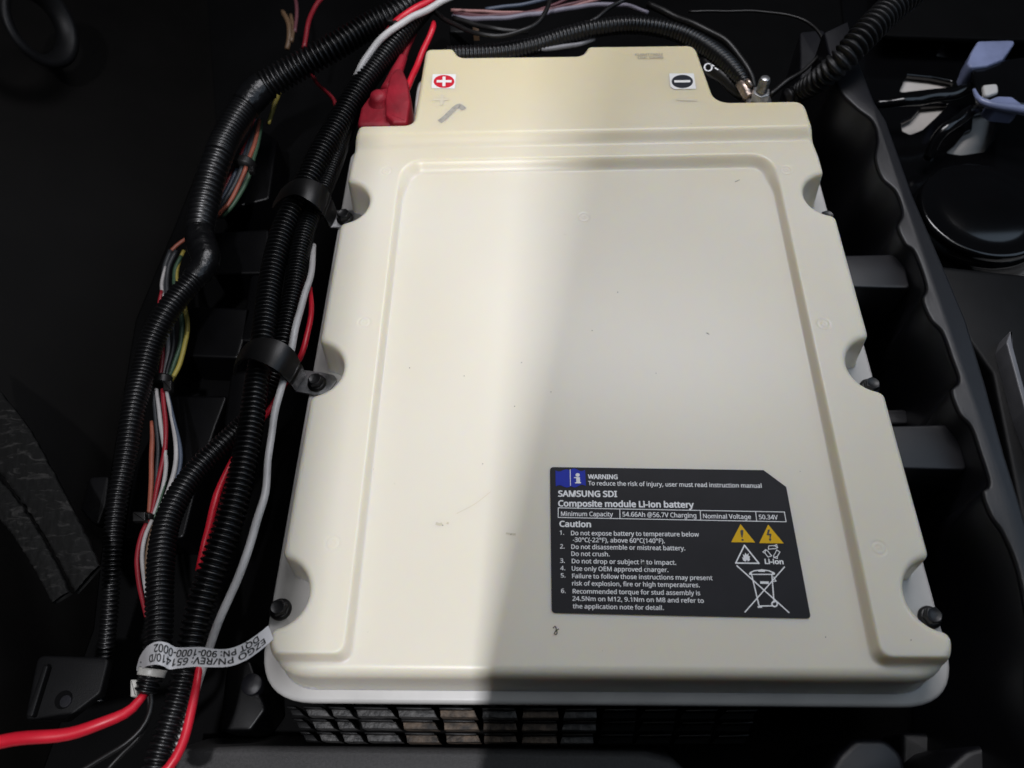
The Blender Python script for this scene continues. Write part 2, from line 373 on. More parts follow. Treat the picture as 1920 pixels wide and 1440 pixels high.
# letter shapes: per character the advance, the outline points and the triangles, in hundredths of the cap height
GLYPHS = {
"label": {
" ": [36,[],[]],
"(": [42,[6,27,6,38,6,50,8,16,8,61,11,6,11,71,15,-4,15,82,18,39,19,28,19,55,20,-13,20,17,20,91,23,7,23,71,26,-22,26,100,27,-3,29,86,32,-13,38,-22,38,100],[14,23,18,14,20,23,8,20,14,8,16,20,6,16,8,4,16,6,4,11,16,2,11,4,2,9,11,1,9,2,1,10,9,0,10,1,0,13,10,3,13,0,3,15,13,5,15,3,5,19,15,7,19,5,7,21,19,12,21,7,12,22,21,17,22,12]],
")": [42,[4,-22,4,100,10,-13,10,91,15,-3,15,81,16,-22,16,100,19,7,19,71,22,-13,22,17,22,60,22,91,23,28,23,50,24,39,28,-4,28,82,31,6,31,71,34,16,34,61,36,27,36,38,36,50],[3,7,1,3,13,7,3,18,13,5,18,3,5,20,18,9,20,5,9,22,20,12,22,9,12,25,22,15,25,12,15,24,25,16,24,15,14,24,16,14,23,24,11,23,14,11,21,23,8,21,11,8,19,21,4,19,8,4,17,19,2,17,4,2,10,17,0,10,2,0,6,10]],
",": [38,[6,-18,7,-13,8,-7,10,-1,11,5,12,11,13,16,15,-18,17,-13,19,-7,22,-2,24,4,25,10,26,16,27,15],[5,13,6,5,14,13,5,12,14,4,12,5,4,11,12,3,11,4,3,10,11,2,10,3,2,9,10,1,9,2,1,8,9,0,8,1,0,7,8]],
"-": [45,[6,32,6,43,39,32,39,43],[0,3,1,0,2,3]],
".": [38,[10,8,11,3,11,12,13,0,13,15,15,-1,15,16,19,-2,19,17,22,-1,22,16,25,0,25,15,27,3,27,8,27,12],[6,10,8,4,10,6,4,12,10,2,12,4,2,15,12,0,15,2,0,14,15,1,14,0,1,13,14,3,13,1,3,11,13,5,11,3,5,9,11,7,9,5]],
"/": [52,[1,0,13,0,39,100,51,100],[0,3,2,0,1,3]],
"0": [80,[7,50,8,35,8,65,10,22,10,78,14,88,15,12,19,50,20,38,20,63,21,5,21,27,21,73,21,95,24,19,24,81,28,14,28,86,29,100,30,0,33,10,33,90,40,-1,40,9,40,91,40,102,47,10,47,90,48,-1,50,100,52,14,52,86,55,2,56,19,56,81,59,27,59,73,59,95,60,38,60,63,61,6,61,50,65,88,66,12,69,20,70,78,71,28,72,65,73,39,73,50],[18,29,25,13,29,18,13,37,29,5,37,13,5,24,37,24,42,37,5,21,24,27,42,24,5,17,21,31,42,27,4,17,5,31,45,42,4,15,17,34,45,31,4,12,15,36,45,34,2,12,4,36,47,45,2,9,12,39,47,36,0,9,2,39,49,47,0,7,9,41,49,39,1,7,0,1,8,7,38,49,41,38,48,49,38,46,48,1,11,8,35,46,38,3,11,1,35,44,46,3,14,11,33,44,35,6,14,3,33,43,44,6,16,14,30,43,33,6,20,16,26,43,30,10,20,6,26,40,43,10,23,20,23,40,26,10,40,23,10,32,40,19,32,10,19,28,32,22,28,19]],
"1": [80,[12,79,19,71,30,79,32,82,34,83,36,85,38,0,38,70,38,74,38,77,38,79,38,82,38,85,38,87,39,100,50,0,50,100],[0,16,14,0,13,16,13,15,16,0,5,13,12,15,13,0,4,5,11,15,12,0,3,4,10,15,11,0,2,3,9,15,10,0,1,2,8,15,9,7,15,8,6,15,7]],
"2": [80,[7,0,7,10,8,90,12,93,14,81,16,96,20,85,21,98,22,11,22,12,26,88,27,100,32,90,32,101,33,37,39,91,39,101,40,44,43,32,46,50,46,90,47,101,50,40,50,56,51,87,54,62,55,68,55,81,55,98,56,74,57,47,61,94,62,53,65,89,66,60,68,67,68,82,69,75,73,0,73,11],[13,21,16,11,21,13,11,28,21,7,28,11,7,31,28,5,31,7,3,31,5,3,33,31,2,15,3,15,33,3,2,12,15,20,33,15,2,10,12,24,33,20,4,6,2,6,10,2,24,36,33,27,36,24,27,37,36,29,37,27,29,35,37,26,35,29,25,35,26,25,34,35,23,34,25,23,32,34,19,32,23,19,30,32,17,30,19,17,22,30,14,22,17,14,18,22,1,18,14,1,9,18,1,8,9,1,39,8,1,38,39,0,38,1]],
"3": [80,[6,4,6,16,7,91,13,1,13,13,13,83,13,95,17,85,19,0,20,11,20,98,21,87,22,46,22,57,24,89,26,-1,27,9,29,90,29,101,31,46,31,57,33,91,34,-1,34,9,38,91,38,101,39,46,39,57,45,10,45,59,46,0,46,45,46,90,48,52,48,53,50,62,52,42,52,87,52,100,53,14,54,54,54,66,55,82,56,2,56,39,56,71,56,76,58,20,58,34,59,29,59,50,59,57,61,94,63,7,63,61,66,45,67,65,67,86,68,13,68,70,69,77,71,20,71,37,72,28],[18,38,25,10,38,18,10,52,38,6,52,10,2,52,6,2,24,52,24,32,52,32,57,52,5,7,2,7,11,2,11,14,2,14,17,2,17,21,2,21,24,2,37,57,32,42,57,37,42,60,57,46,60,42,46,59,60,45,59,46,41,59,45,41,56,59,35,56,41,35,54,56,29,54,35,29,51,54,27,51,29,20,51,27,20,40,51,12,20,13,12,40,20,12,34,40,12,33,34,12,50,33,12,19,50,19,55,50,26,55,19,31,55,26,36,55,31,36,62,55,44,62,36,48,62,44,48,63,62,49,63,48,47,63,49,47,61,63,39,61,47,39,58,61,0,4,1,28,58,39,28,53,58,0,9,4,0,16,9,23,53,28,0,23,16,0,53,23,0,43,53,3,43,0,3,30,43,8,30,3,15,30,8,15,22,30]],
"4": [80,[3,23,3,33,15,34,45,76,47,79,48,82,50,85,50,101,51,0,51,23,51,34,51,65,51,69,51,72,51,75,51,78,51,80,51,83,51,85,51,87,52,87,63,0,63,23,63,34,63,101,77,23,77,34],[1,19,7,19,24,7,19,20,24,20,23,24,1,6,19,18,23,20,17,23,18,1,5,6,16,23,17,1,4,5,15,23,16,1,3,4,14,23,15,1,2,3,13,23,14,12,23,13,11,23,12,10,23,11,1,10,2,1,23,10,1,26,23,1,25,26,0,25,1,9,25,0,8,22,9,22,25,9,8,21,22]],
"5": [80,[9,4,9,16,11,53,14,2,14,13,15,100,17,49,20,0,21,11,21,50,23,60,25,50,25,89,26,60,27,-1,28,10,30,51,30,61,34,51,34,61,35,-1,35,9,39,61,42,10,46,0,46,50,48,11,48,60,53,14,54,46,55,3,56,19,56,58,58,39,59,24,60,31,62,7,63,54,65,89,65,100,68,14,68,48,71,22,71,41,72,32],[2,12,5,12,39,5,12,38,39,2,10,12,19,27,22,17,27,19,13,27,17,13,32,27,10,32,13,2,32,10,2,37,32,2,18,37,18,41,37,6,9,2,9,11,2,11,16,2,16,18,2,25,41,18,29,41,25,29,43,41,33,43,29,33,44,43,35,44,33,35,42,44,34,42,35,31,42,34,31,40,42,28,40,31,0,4,1,26,40,28,26,36,40,0,8,4,23,36,26,0,15,8,21,36,23,0,21,15,0,36,21,0,30,36,3,30,0,3,24,30,7,24,3,14,24,7,14,20,24]],
"6": [80,[8,32,8,43,8,51,9,60,10,23,11,68,13,16,13,76,17,83,18,9,20,35,20,51,21,25,21,30,21,39,21,51,21,59,21,89,22,66,23,5,23,21,23,43,23,54,24,73,26,17,26,47,26,57,27,94,28,1,28,79,29,14,30,59,31,50,32,11,32,84,34,61,34,98,35,-1,36,52,37,10,38,88,39,62,42,-1,42,9,42,53,43,101,45,63,45,91,50,10,50,52,51,0,53,62,54,91,54,101,56,15,57,47,57,91,57,101,59,3,60,22,60,41,60,59,60,91,60,101,61,32,63,90,63,101,65,8,66,55,66,90,66,100,70,14,70,49,73,23,73,41,74,32],[45,57,53,45,63,57,45,66,63,45,70,66,36,70,45,36,65,70,65,69,70,27,56,36,56,62,36,62,65,36,17,52,27,52,56,27,17,47,52,17,40,47,8,40,17,8,34,40,8,29,34,7,29,8,7,23,29,5,23,7,5,18,23,3,18,5,3,16,18,41,51,46,35,51,41,35,61,51,31,61,35,2,16,3,26,61,31,26,68,61,2,11,16,22,68,26,22,44,68,44,72,68,15,44,22,15,38,44,49,72,44,15,32,38,55,72,49,1,11,2,1,15,11,1,32,15,1,25,32,55,74,72,60,74,55,1,21,25,1,14,21,0,14,1,60,75,74,64,75,60,0,10,14,0,13,10,4,13,0,59,75,64,59,73,75,4,12,13,4,20,12,6,20,4,59,71,73,54,71,59,6,24,20,6,30,24,9,30,6,48,71,54,48,67,71,9,33,30,9,39,33,43,67,48,9,43,39,19,43,9,19,67,43,19,58,67,28,58,19,28,50,58,37,50,28,37,42,50]],
"7": [80,[6,89,6,100,19,0,33,0,60,89,73,90,73,100],[0,6,1,0,5,6,0,4,5,4,3,5,2,3,4]],
"8": [80,[7,25,8,18,8,32,10,37,10,78,11,11,11,72,11,85,12,67,13,42,14,91,15,6,15,62,17,46,19,25,19,30,19,59,19,95,20,19,21,34,22,2,22,49,22,77,23,55,23,72,23,83,24,13,24,38,25,68,25,99,27,41,27,65,27,88,28,52,30,-1,31,10,31,62,32,44,32,101,33,91,36,60,38,47,40,-1,40,8,40,46,40,58,40,91,40,101,45,60,46,44,47,91,48,101,49,10,49,62,50,-1,51,41,51,53,53,65,53,88,55,38,55,68,55,99,56,13,56,56,56,83,57,50,57,72,58,2,58,34,58,77,60,19,60,30,60,59,61,26,61,95,62,46,64,6,64,63,66,91,67,42,67,67,69,11,69,72,69,85,70,38,70,77,72,18,72,32,73,26],[38,51,47,38,61,51,29,61,38,29,74,61,17,74,29,17,78,74,10,46,17,46,78,17,10,39,46,50,78,46,50,83,78,7,39,10,7,32,39,58,83,50,7,25,32,64,83,58,4,25,7,64,85,83,4,22,25,69,85,64,6,22,4,69,82,85,6,24,22,66,82,69,60,82,66,6,28,24,8,28,6,60,80,82,57,80,60,8,31,28,57,77,80,12,31,8,12,36,31,53,77,57,53,72,77,16,36,12,16,40,36,48,72,53,16,45,40,45,72,48,45,63,72,23,45,16,23,63,45,23,56,63,33,56,23,33,65,56,21,65,33,21,75,65,13,41,21,41,75,21,13,37,41,44,75,41,49,75,44,49,79,75,9,37,13,9,30,37,55,79,49,55,84,79,3,30,9,3,27,30,59,84,55,3,19,27,68,84,59,68,87,84,2,19,3,2,15,19,71,87,68,71,88,87,0,15,2,73,88,71,0,14,15,73,86,88,70,86,73,1,14,0,1,18,14,62,86,70,1,26,18,62,81,86,5,26,1,5,35,26,52,81,62,52,76,81,11,35,5,11,43,35,43,76,52,11,76,43,11,67,76,20,67,11,20,54,67,34,54,20,34,42,54]],
"9": [80,[7,68,8,59,8,77,11,51,11,86,14,0,14,11,15,45,16,92,17,-1,17,10,19,68,20,-1,20,9,20,59,21,41,21,78,22,97,23,9,24,-1,24,53,25,85,27,-1,27,9,28,38,30,48,30,100,31,90,36,9,36,37,37,-1,38,47,39,91,39,101,41,38,43,12,44,90,45,48,46,2,46,39,46,101,48,89,49,16,50,50,51,41,52,86,52,99,53,21,54,6,54,43,54,53,55,83,56,27,57,46,57,79,58,34,58,57,58,95,59,11,59,74,60,41,60,49,60,61,60,65,60,70,63,90,64,17,67,84,68,24,70,32,70,77,72,40,72,68,73,49,73,57],[26,40,33,26,46,40,17,46,26,17,57,46,8,57,17,8,65,57,4,27,8,27,32,8,32,65,8,36,65,32,41,65,36,41,67,65,4,21,27,45,67,41,51,67,45,2,21,4,2,16,21,51,70,67,54,70,51,59,70,54,2,11,16,0,11,2,59,72,70,64,72,59,63,72,64,0,14,11,63,74,72,1,14,0,62,74,63,56,74,62,1,20,14,3,20,1,56,73,74,50,73,56,43,73,50,3,25,20,7,25,3,37,61,43,61,73,43,37,53,61,60,73,61,60,71,73,7,31,25,31,53,37,7,53,31,7,49,53,15,49,7,15,44,49,55,71,60,24,44,15,24,39,44,55,69,71,24,34,39,29,34,24,52,69,55,52,68,69,47,68,52,47,66,68,42,66,47,42,58,66,35,58,42,28,58,35,28,48,58,5,10,6,5,13,10,23,48,28,5,18,13,5,23,18,5,48,23,5,38,48,5,30,38,9,30,5,9,22,30,12,22,9,19,22,12]],
":": [38,[10,8,10,68,11,3,11,12,11,63,11,72,13,0,13,15,13,60,13,75,15,-1,15,16,15,59,15,77,19,-2,19,17,19,58,19,77,22,-1,22,16,22,59,22,77,25,0,25,15,25,60,25,75,27,3,27,8,27,12,27,63,27,68,27,72],[11,19,15,7,19,11,7,23,19,3,23,7,3,28,23,0,28,3,0,27,28,2,27,0,2,26,27,6,26,2,6,22,26,10,22,6,10,18,22,14,18,10,13,21,17,9,21,13,9,25,21,5,25,9,5,31,25,1,31,5,1,30,31,4,30,1,4,29,30,8,29,4,8,24,29,12,24,8,12,20,24,16,20,12]],
"@": [126,[8,39,9,52,10,24,12,63,14,11,17,74,18,40,19,27,19,50,21,60,22,1,23,16,24,83,25,69,29,8,31,76,32,-6,32,90,36,41,37,2,37,50,38,31,38,82,40,58,42,22,43,95,44,64,45,-11,46,87,47,41,48,-2,48,33,48,47,49,17,49,52,50,69,51,28,51,57,54,99,55,25,55,61,56,90,57,72,58,15,60,24,60,63,61,-12,61,-3,65,16,66,64,66,73,67,25,68,91,68,100,69,-12,69,-3,69,64,71,19,71,30,72,64,72,73,74,37,74,63,75,23,75,45,76,63,77,-11,77,-1,78,27,78,72,78,99,79,27,79,90,80,23,83,19,83,71,84,-9,84,1,86,30,86,36,86,37,86,39,86,41,87,69,88,16,88,26,88,86,88,97,91,-7,91,3,91,25,94,15,94,24,96,80,96,92,98,25,99,16,102,28,103,72,104,18,104,32,104,87,106,37,107,62,108,22,108,43,108,50,110,79,112,26,114,32,114,71,116,37,117,44,117,61,118,50],[38,70,53,38,87,70,25,87,38,25,94,87,17,94,25,17,52,94,52,72,94,72,101,94,17,41,52,12,41,17,12,28,41,86,101,72,12,22,28,86,107,101,93,107,86,5,22,12,5,15,22,98,107,93,98,110,107,5,13,15,3,13,5,42,60,50,42,69,60,103,110,98,35,69,42,35,75,69,103,113,110,35,83,75,35,62,83,62,65,83,65,82,83,3,9,13,26,49,35,49,56,35,56,59,35,59,62,35,26,45,49,23,45,26,1,9,3,23,40,45,64,82,65,106,113,103,106,114,113,23,37,40,1,8,9,20,37,23,20,34,37,20,32,34,0,8,1,0,6,8,105,114,106,18,32,20,105,112,114,18,29,32,61,82,64,105,111,112,102,111,105,21,29,18,21,31,29,61,81,82,0,7,6,2,7,0,61,80,81,102,109,111,100,109,102,58,80,61,58,79,80,58,78,79,21,36,31,97,109,100,97,108,109,24,36,21,58,85,78,51,68,58,68,71,58,71,85,58,24,39,36,95,108,97,51,63,68,73,85,71,2,11,7,73,90,85,95,104,108,44,63,51,24,44,39,92,104,95,73,92,90,4,11,2,24,63,44,73,104,92,74,104,73,24,57,63,33,57,24,74,99,104,84,99,74,33,48,57,84,96,99,43,48,33,4,14,11,91,96,84,10,14,4,10,19,14,77,88,89,10,30,19,16,30,10,67,88,77,55,88,67,16,47,30,47,88,55,16,88,47,27,88,16,27,76,88,27,66,76,27,54,66,46,54,27]],
"A": [89,[0,0,13,0,25,31,29,42,39,100,40,72,41,74,42,76,42,79,43,82,44,85,45,85,45,87,46,83,47,79,48,76,49,72,49,74,50,100,61,42,64,31,76,0,89,0],[0,18,4,0,12,18,12,22,18,0,10,12,11,22,12,13,22,11,0,9,10,14,22,13,0,8,9,15,22,14,0,7,8,0,6,7,17,22,15,0,5,6,16,22,17,0,3,5,19,22,16,0,2,3,2,19,3,2,20,19,20,22,19,0,1,2,21,22,20]],
"B": [91,[14,0,14,100,26,11,26,47,26,57,26,89,42,100,43,89,45,47,45,57,46,11,49,0,54,46,54,88,56,58,58,12,59,1,59,99,60,45,61,52,61,53,61,86,62,62,65,16,65,42,66,67,66,81,67,3,67,51,67,55,67,74,68,39,69,22,69,34,70,29,71,57,71,94,72,49,74,7,75,61,77,46,78,65,78,87,79,13,80,70,80,75,81,41,82,20,83,28,83,36],[0,5,1,5,6,1,5,17,6,5,36,17,5,7,36,7,42,36,0,4,5,13,42,7,21,42,13,21,45,42,26,45,21,30,45,26,30,44,45,25,44,30,25,41,44,22,41,25,22,39,41,14,39,22,14,35,39,9,35,14,0,3,4,3,9,4,3,35,9,3,29,35,3,20,29,3,19,20,3,28,19,3,37,28,3,8,37,8,40,37,0,2,3,12,40,8,18,40,12,18,46,40,24,46,18,31,46,24,31,49,46,33,49,31,33,48,49,34,48,33,32,48,34,32,47,48,23,47,32,23,43,47,15,43,23,15,38,43,10,38,15,0,10,2,0,38,10,0,27,38,0,16,27,0,11,16]],
"C": [89,[9,50,9,61,10,35,12,71,14,23,16,80,20,13,21,87,22,50,22,59,23,38,24,67,26,29,27,74,28,93,29,5,30,21,31,80,36,84,36,98,37,15,40,0,42,88,46,11,46,100,49,90,54,-1,56,10,56,90,57,101,62,-1,63,10,63,90,64,101,69,0,69,11,69,89,71,100,74,87,75,1,75,12,78,98,79,85,80,3,80,14,84,96],[24,33,29,24,37,33,19,37,24,19,41,37,19,45,41,14,45,19,14,32,45,32,36,45,36,38,45,38,42,45,7,25,14,25,28,14,28,32,14,7,22,25,7,18,22,5,18,7,5,17,18,3,17,5,3,13,17,3,11,13,1,11,3,1,9,11,0,9,1,0,8,9,2,8,0,2,10,8,2,12,10,4,12,2,4,16,12,6,16,4,6,20,16,6,23,20,40,43,44,15,23,6,35,43,40,15,27,23,31,43,35,27,43,31,15,43,27,21,43,15,21,39,43,21,34,39,26,34,21,26,30,34]],
"D": [102,[14,0,14,100,26,11,26,89,40,11,41,0,43,89,44,100,54,88,57,1,58,13,59,99,63,85,70,6,70,21,71,80,71,94,76,72,78,33,79,63,80,13,80,51,80,87,87,23,88,78,92,36,92,66,94,51],[0,3,1,3,7,1,3,11,7,3,16,11,3,6,16,6,22,16,0,2,3,8,22,6,12,22,8,12,24,22,15,24,12,17,24,15,17,26,24,19,26,17,19,27,26,21,27,19,21,25,27,18,25,21,18,23,25,14,23,18,14,20,23,10,20,14,4,20,10,4,13,20,0,4,2,0,13,4,0,9,13,0,5,9]],
"E": [78,[14,0,14,100,26,11,26,47,26,58,26,89,67,47,67,58,69,0,69,11,69,89,69,100],[0,5,1,5,11,1,5,10,11,0,4,5,0,3,4,3,7,4,3,6,7,0,2,3,0,9,2,0,8,9]],
"F": [73,[14,0,14,100,26,0,26,42,26,54,26,89,67,42,67,54,69,89,69,100],[0,5,1,5,9,1,5,8,9,0,4,5,0,3,4,3,7,4,3,6,7,0,2,3]],
"G": [102,[9,50,10,35,10,65,14,23,15,77,21,12,22,50,22,87,23,39,23,62,26,29,26,71,30,5,31,21,32,79,32,95,38,15,39,85,42,0,45,100,47,11,49,89,56,-1,57,42,57,53,59,10,60,90,60,101,65,10,66,-1,67,90,69,101,71,10,73,89,75,0,75,11,76,100,79,12,79,42,80,87,83,1,83,98,85,85,90,96,92,4,92,53],[19,31,27,19,36,31,19,41,36,15,41,19,15,43,41,15,30,43,30,33,43,33,39,43,39,42,43,7,26,15,26,30,15,7,21,26,7,17,21,4,17,7,4,14,17,4,11,14,2,11,4,2,9,11,0,9,2,0,6,9,23,45,24,23,38,45,38,44,45,1,6,0,1,8,6,37,44,38,1,10,8,3,10,1,3,13,10,5,13,3,5,16,13,5,20,16,12,20,5,35,44,37,32,44,35,12,25,20,28,44,32,25,44,28,12,44,25,18,44,12,18,40,44,18,34,40,22,34,18,22,29,34]],
"I": [47,[6,0,6,7,6,93,6,100,17,10,17,90,30,10,30,90,42,0,42,7,42,93,42,100],[2,11,3,2,10,11,5,10,2,5,7,10,4,7,5,4,6,7,1,6,4,1,9,6,0,9,1,0,8,9]],
"K": [87,[14,0,14,100,26,0,26,39,26,51,26,100,30,55,35,60,36,48,39,65,43,70,46,56,70,100,72,0,85,100,87,0],[0,5,1,0,4,5,10,14,12,10,11,14,9,11,10,7,11,9,6,11,7,6,15,11,4,8,6,8,15,6,0,3,4,3,8,4,13,15,8,0,2,3]],
"L": [73,[14,0,14,100,26,11,26,100,70,0,70,11],[0,3,1,0,2,3,0,5,2,0,4,5]],
"M": [127,[14,0,14,100,24,84,24,88,25,0,25,61,25,66,25,71,25,76,25,81,25,88,32,100,58,0,63,18,64,18,68,0,95,100,101,0,101,61,101,66,101,71,101,76,101,88,102,80,102,84,102,88,113,0,113,100],[0,3,1,3,11,1,3,10,11,10,13,11,14,22,16,22,27,16,22,25,27,25,26,27,0,2,3,12,13,10,14,15,22,24,26,25,0,9,2,23,26,24,0,8,9,21,26,23,0,7,8,20,26,21,19,26,20,0,6,7,18,26,19,0,5,6,17,26,18,0,4,5,12,14,13,12,15,14]],
"N": [106,[14,0,14,100,24,80,24,83,25,0,25,56,25,61,25,66,25,71,25,75,25,83,28,100,78,0,81,34,81,39,81,44,81,100,82,17,82,20,82,24,82,29,93,0,93,100],[0,3,1,3,11,1,3,10,11,10,17,11,15,22,16,15,21,22,0,2,3,12,17,10,0,9,2,0,8,9,0,7,8,0,6,7,0,5,6,0,4,5,14,21,15,13,21,14,20,21,13,19,21,20,18,21,19,17,21,18,12,21,17]],
"O": [109,[9,39,9,50,10,65,11,29,14,77,15,20,20,13,20,87,22,50,23,38,23,62,25,28,25,72,26,7,29,95,30,20,30,80,34,2,36,14,36,86,41,100,44,0,45,11,45,89,55,-1,55,10,55,90,55,102,65,0,65,11,69,100,70,88,73,14,75,2,80,20,80,80,80,95,83,7,84,28,86,67,87,38,88,50,89,13,89,88,94,20,96,77,98,29,100,39,100,65,101,50],[20,30,27,20,36,30,14,36,20,14,43,36,7,26,14,26,43,14,7,23,26,31,43,26,7,19,23,35,43,31,35,45,43,4,19,7,4,16,19,4,12,16,39,45,35,39,48,45,2,12,4,2,10,12,41,48,39,1,10,2,41,49,48,1,8,10,0,8,1,0,9,8,40,49,41,40,47,49,3,9,0,40,46,47,3,11,9,38,46,40,5,11,3,38,44,46,5,15,11,34,44,38,32,44,34,5,18,15,6,18,5,32,42,44,6,22,18,29,42,32,13,22,6,29,37,42,13,25,22,25,37,29,13,37,25,17,37,13,17,33,37,21,33,17,21,28,33,24,28,21]],
"P": [85,[14,0,14,100,26,0,26,39,26,50,26,89,36,50,38,39,39,89,40,100,45,50,48,40,50,88,52,52,57,42,57,98,58,54,58,84,61,58,63,78,64,45,64,63,65,70,69,49,69,92,73,53,75,83,76,59,77,65,78,71],[0,5,1,5,9,1,5,15,9,5,24,15,5,8,24,8,12,24,12,26,24,0,4,5,17,26,12,19,26,17,19,29,26,22,29,19,22,28,29,21,28,22,21,27,28,18,27,21,18,25,27,16,25,18,13,25,16,13,23,25,10,23,13,6,23,10,0,3,4,3,6,4,3,23,6,3,20,23,3,14,20,3,11,14,3,7,11,0,2,3]],
"Q": [109,[9,39,9,50,10,65,11,29,14,77,15,20,20,13,20,87,22,50,23,38,23,62,25,28,25,72,26,7,29,95,30,20,30,80,34,2,36,14,36,86,41,100,44,0,45,11,45,89,55,-1,55,10,55,90,55,102,56,-1,57,-1,58,-1,65,11,69,100,70,88,72,1,73,14,78,-24,80,20,80,80,80,95,81,5,84,28,86,67,87,38,88,11,88,50,89,88,93,19,96,-24,96,77,98,28,100,39,100,65,101,50],[20,32,27,20,39,32,14,39,20,14,46,39,7,26,14,26,46,14,7,23,26,33,46,26,7,19,23,38,46,33,38,49,46,4,19,7,4,16,19,4,12,16,42,49,38,42,52,49,2,12,4,2,10,12,45,52,42,1,10,2,45,53,52,1,8,10,0,8,1,0,9,8,43,53,45,43,51,53,3,9,0,43,50,51,3,11,9,41,50,43,5,11,3,5,15,11,37,50,41,37,47,50,35,47,37,5,18,15,6,18,5,35,44,47,6,22,18,31,44,35,13,22,6,31,40,44,13,25,22,25,40,31,13,40,25,17,40,13,17,34,40,21,34,17,21,30,34,30,48,34,24,29,21,29,30,21,36,48,30,24,28,29]],
"R": [87,[14,0,14,100,26,0,26,41,26,52,26,89,40,89,41,52,41,100,46,41,48,89,52,53,53,99,54,87,58,45,59,57,59,85,62,47,62,82,62,97,63,63,64,77,65,71,67,50,69,93,70,0,71,53,74,87,75,58,77,64,77,80,78,72,85,0],[0,5,1,5,8,1,5,12,8,5,19,12,5,24,19,5,6,24,6,27,24,0,4,5,10,27,6,13,27,10,13,30,27,16,30,13,18,30,16,21,30,18,21,31,30,22,31,21,22,29,31,20,29,22,20,28,29,15,28,20,15,26,28,11,26,15,11,23,26,7,23,11,0,3,4,3,7,4,3,23,7,3,17,23,3,14,17,3,9,14,9,32,14,0,2,3,25,32,9]],
"S": [77,[7,3,7,15,8,76,9,70,9,83,10,66,11,2,12,61,12,90,13,13,15,1,15,58,17,95,18,54,19,0,20,11,21,76,22,71,22,80,23,51,23,67,23,83,24,-1,24,98,26,64,26,86,27,10,28,49,29,-1,30,61,30,89,31,101,34,46,34,90,35,-1,35,10,36,59,40,90,40,101,42,10,42,43,43,56,45,-1,47,90,48,11,48,40,48,101,51,52,52,14,53,37,53,89,54,2,55,17,55,100,56,34,57,21,57,30,58,26,58,49,59,87,61,6,62,98,63,45,64,85,66,12,67,40,68,96,69,18,70,27,70,34],[31,46,38,31,53,46,23,53,31,23,61,53,12,61,23,12,66,61,12,43,66,43,50,66,50,59,66,59,63,66,8,37,12,37,43,12,8,33,37,8,30,33,4,30,8,4,25,30,4,21,25,4,18,21,2,18,4,2,16,18,3,16,2,3,17,16,3,20,17,5,20,3,5,24,20,7,24,5,7,29,24,7,36,29,11,36,7,11,41,36,13,41,11,13,47,41,19,47,13,19,58,47,27,58,19,32,58,27,32,62,58,40,62,32,40,65,62,45,65,40,49,65,45,49,69,65,54,69,49,54,68,69,56,68,54,57,68,56,57,67,68,55,67,57,52,67,55,52,64,67,48,64,52,0,9,1,44,64,48,0,15,9,44,60,64,39,60,44,0,26,15,35,60,39,0,35,26,0,60,35,0,51,60,6,51,0,6,42,51,10,42,6,14,42,10,22,42,14,22,34,42,28,34,22]],
"T": [78,[1,89,1,100,33,0,33,89,45,0,45,89,76,89,76,100],[0,7,1,0,6,7,3,6,0,2,5,3,5,6,3,2,4,5]],
"U": [102,[13,36,13,100,15,21,22,9,25,35,25,100,27,24,32,16,34,1,40,11,51,-1,51,10,60,10,63,0,66,13,71,17,73,3,75,22,77,28,77,35,77,100,80,9,85,17,89,25,90,35,90,100],[0,5,1,0,4,5,19,25,20,19,24,25,2,4,0,18,24,19,18,23,24,2,6,4,17,23,18,17,22,23,2,7,6,15,22,17,3,7,2,14,22,15,14,21,22,3,9,7,12,21,14,3,11,9,11,21,12,3,21,11,3,16,21,8,16,3,8,13,16,10,13,8]],
"V": [84,[0,100,13,100,36,0,36,36,37,32,38,28,39,24,40,21,41,17,42,14,43,17,44,21,45,24,46,28,47,32,48,0,48,36,71,100,84,100],[2,1,0,2,3,1,16,18,17,16,15,18,14,15,16,2,4,3,13,15,14,2,5,4,12,15,13,2,6,5,11,15,12,2,7,6,10,15,11,2,8,7,9,15,10,2,9,8,2,15,9]],
"Z": [80,[5,0,5,10,7,89,7,100,21,11,58,89,73,90,73,100,75,0,75,11],[2,7,3,2,6,7,2,5,6,5,4,6,1,4,5,1,9,4,1,8,9,0,8,1]],
"a": [79,[6,21,7,14,9,31,10,8,13,4,15,38,15,70,18,1,18,61,19,21,20,15,20,72,21,27,23,11,23,63,24,-1,25,32,26,43,26,74,27,9,28,65,30,-1,32,35,33,9,33,76,34,66,36,-1,40,66,40,76,41,0,42,10,42,45,44,36,45,1,46,65,49,4,49,14,51,63,52,7,52,75,53,20,54,58,55,11,55,30,55,37,55,45,55,50,56,11,58,0,61,70,66,62,67,0,67,51],[24,39,28,18,39,24,18,49,39,11,49,18,6,49,11,6,34,49,34,50,49,8,14,6,14,20,6,20,25,6,25,27,6,27,34,6,37,50,34,41,50,37,41,52,50,46,52,41,46,51,52,45,51,46,31,44,45,44,51,45,17,44,31,5,44,17,2,22,5,22,32,5,32,44,5,43,51,44,2,16,22,2,12,16,0,12,2,40,51,43,0,9,12,1,9,0,1,10,9,36,47,40,47,51,40,1,13,10,3,13,1,30,42,36,42,47,36,3,19,13,30,38,42,48,51,47,23,38,30,3,23,19,3,38,23,4,38,3,4,35,38,7,35,4,7,33,35,7,29,33,15,29,7,15,26,29,21,26,15]],
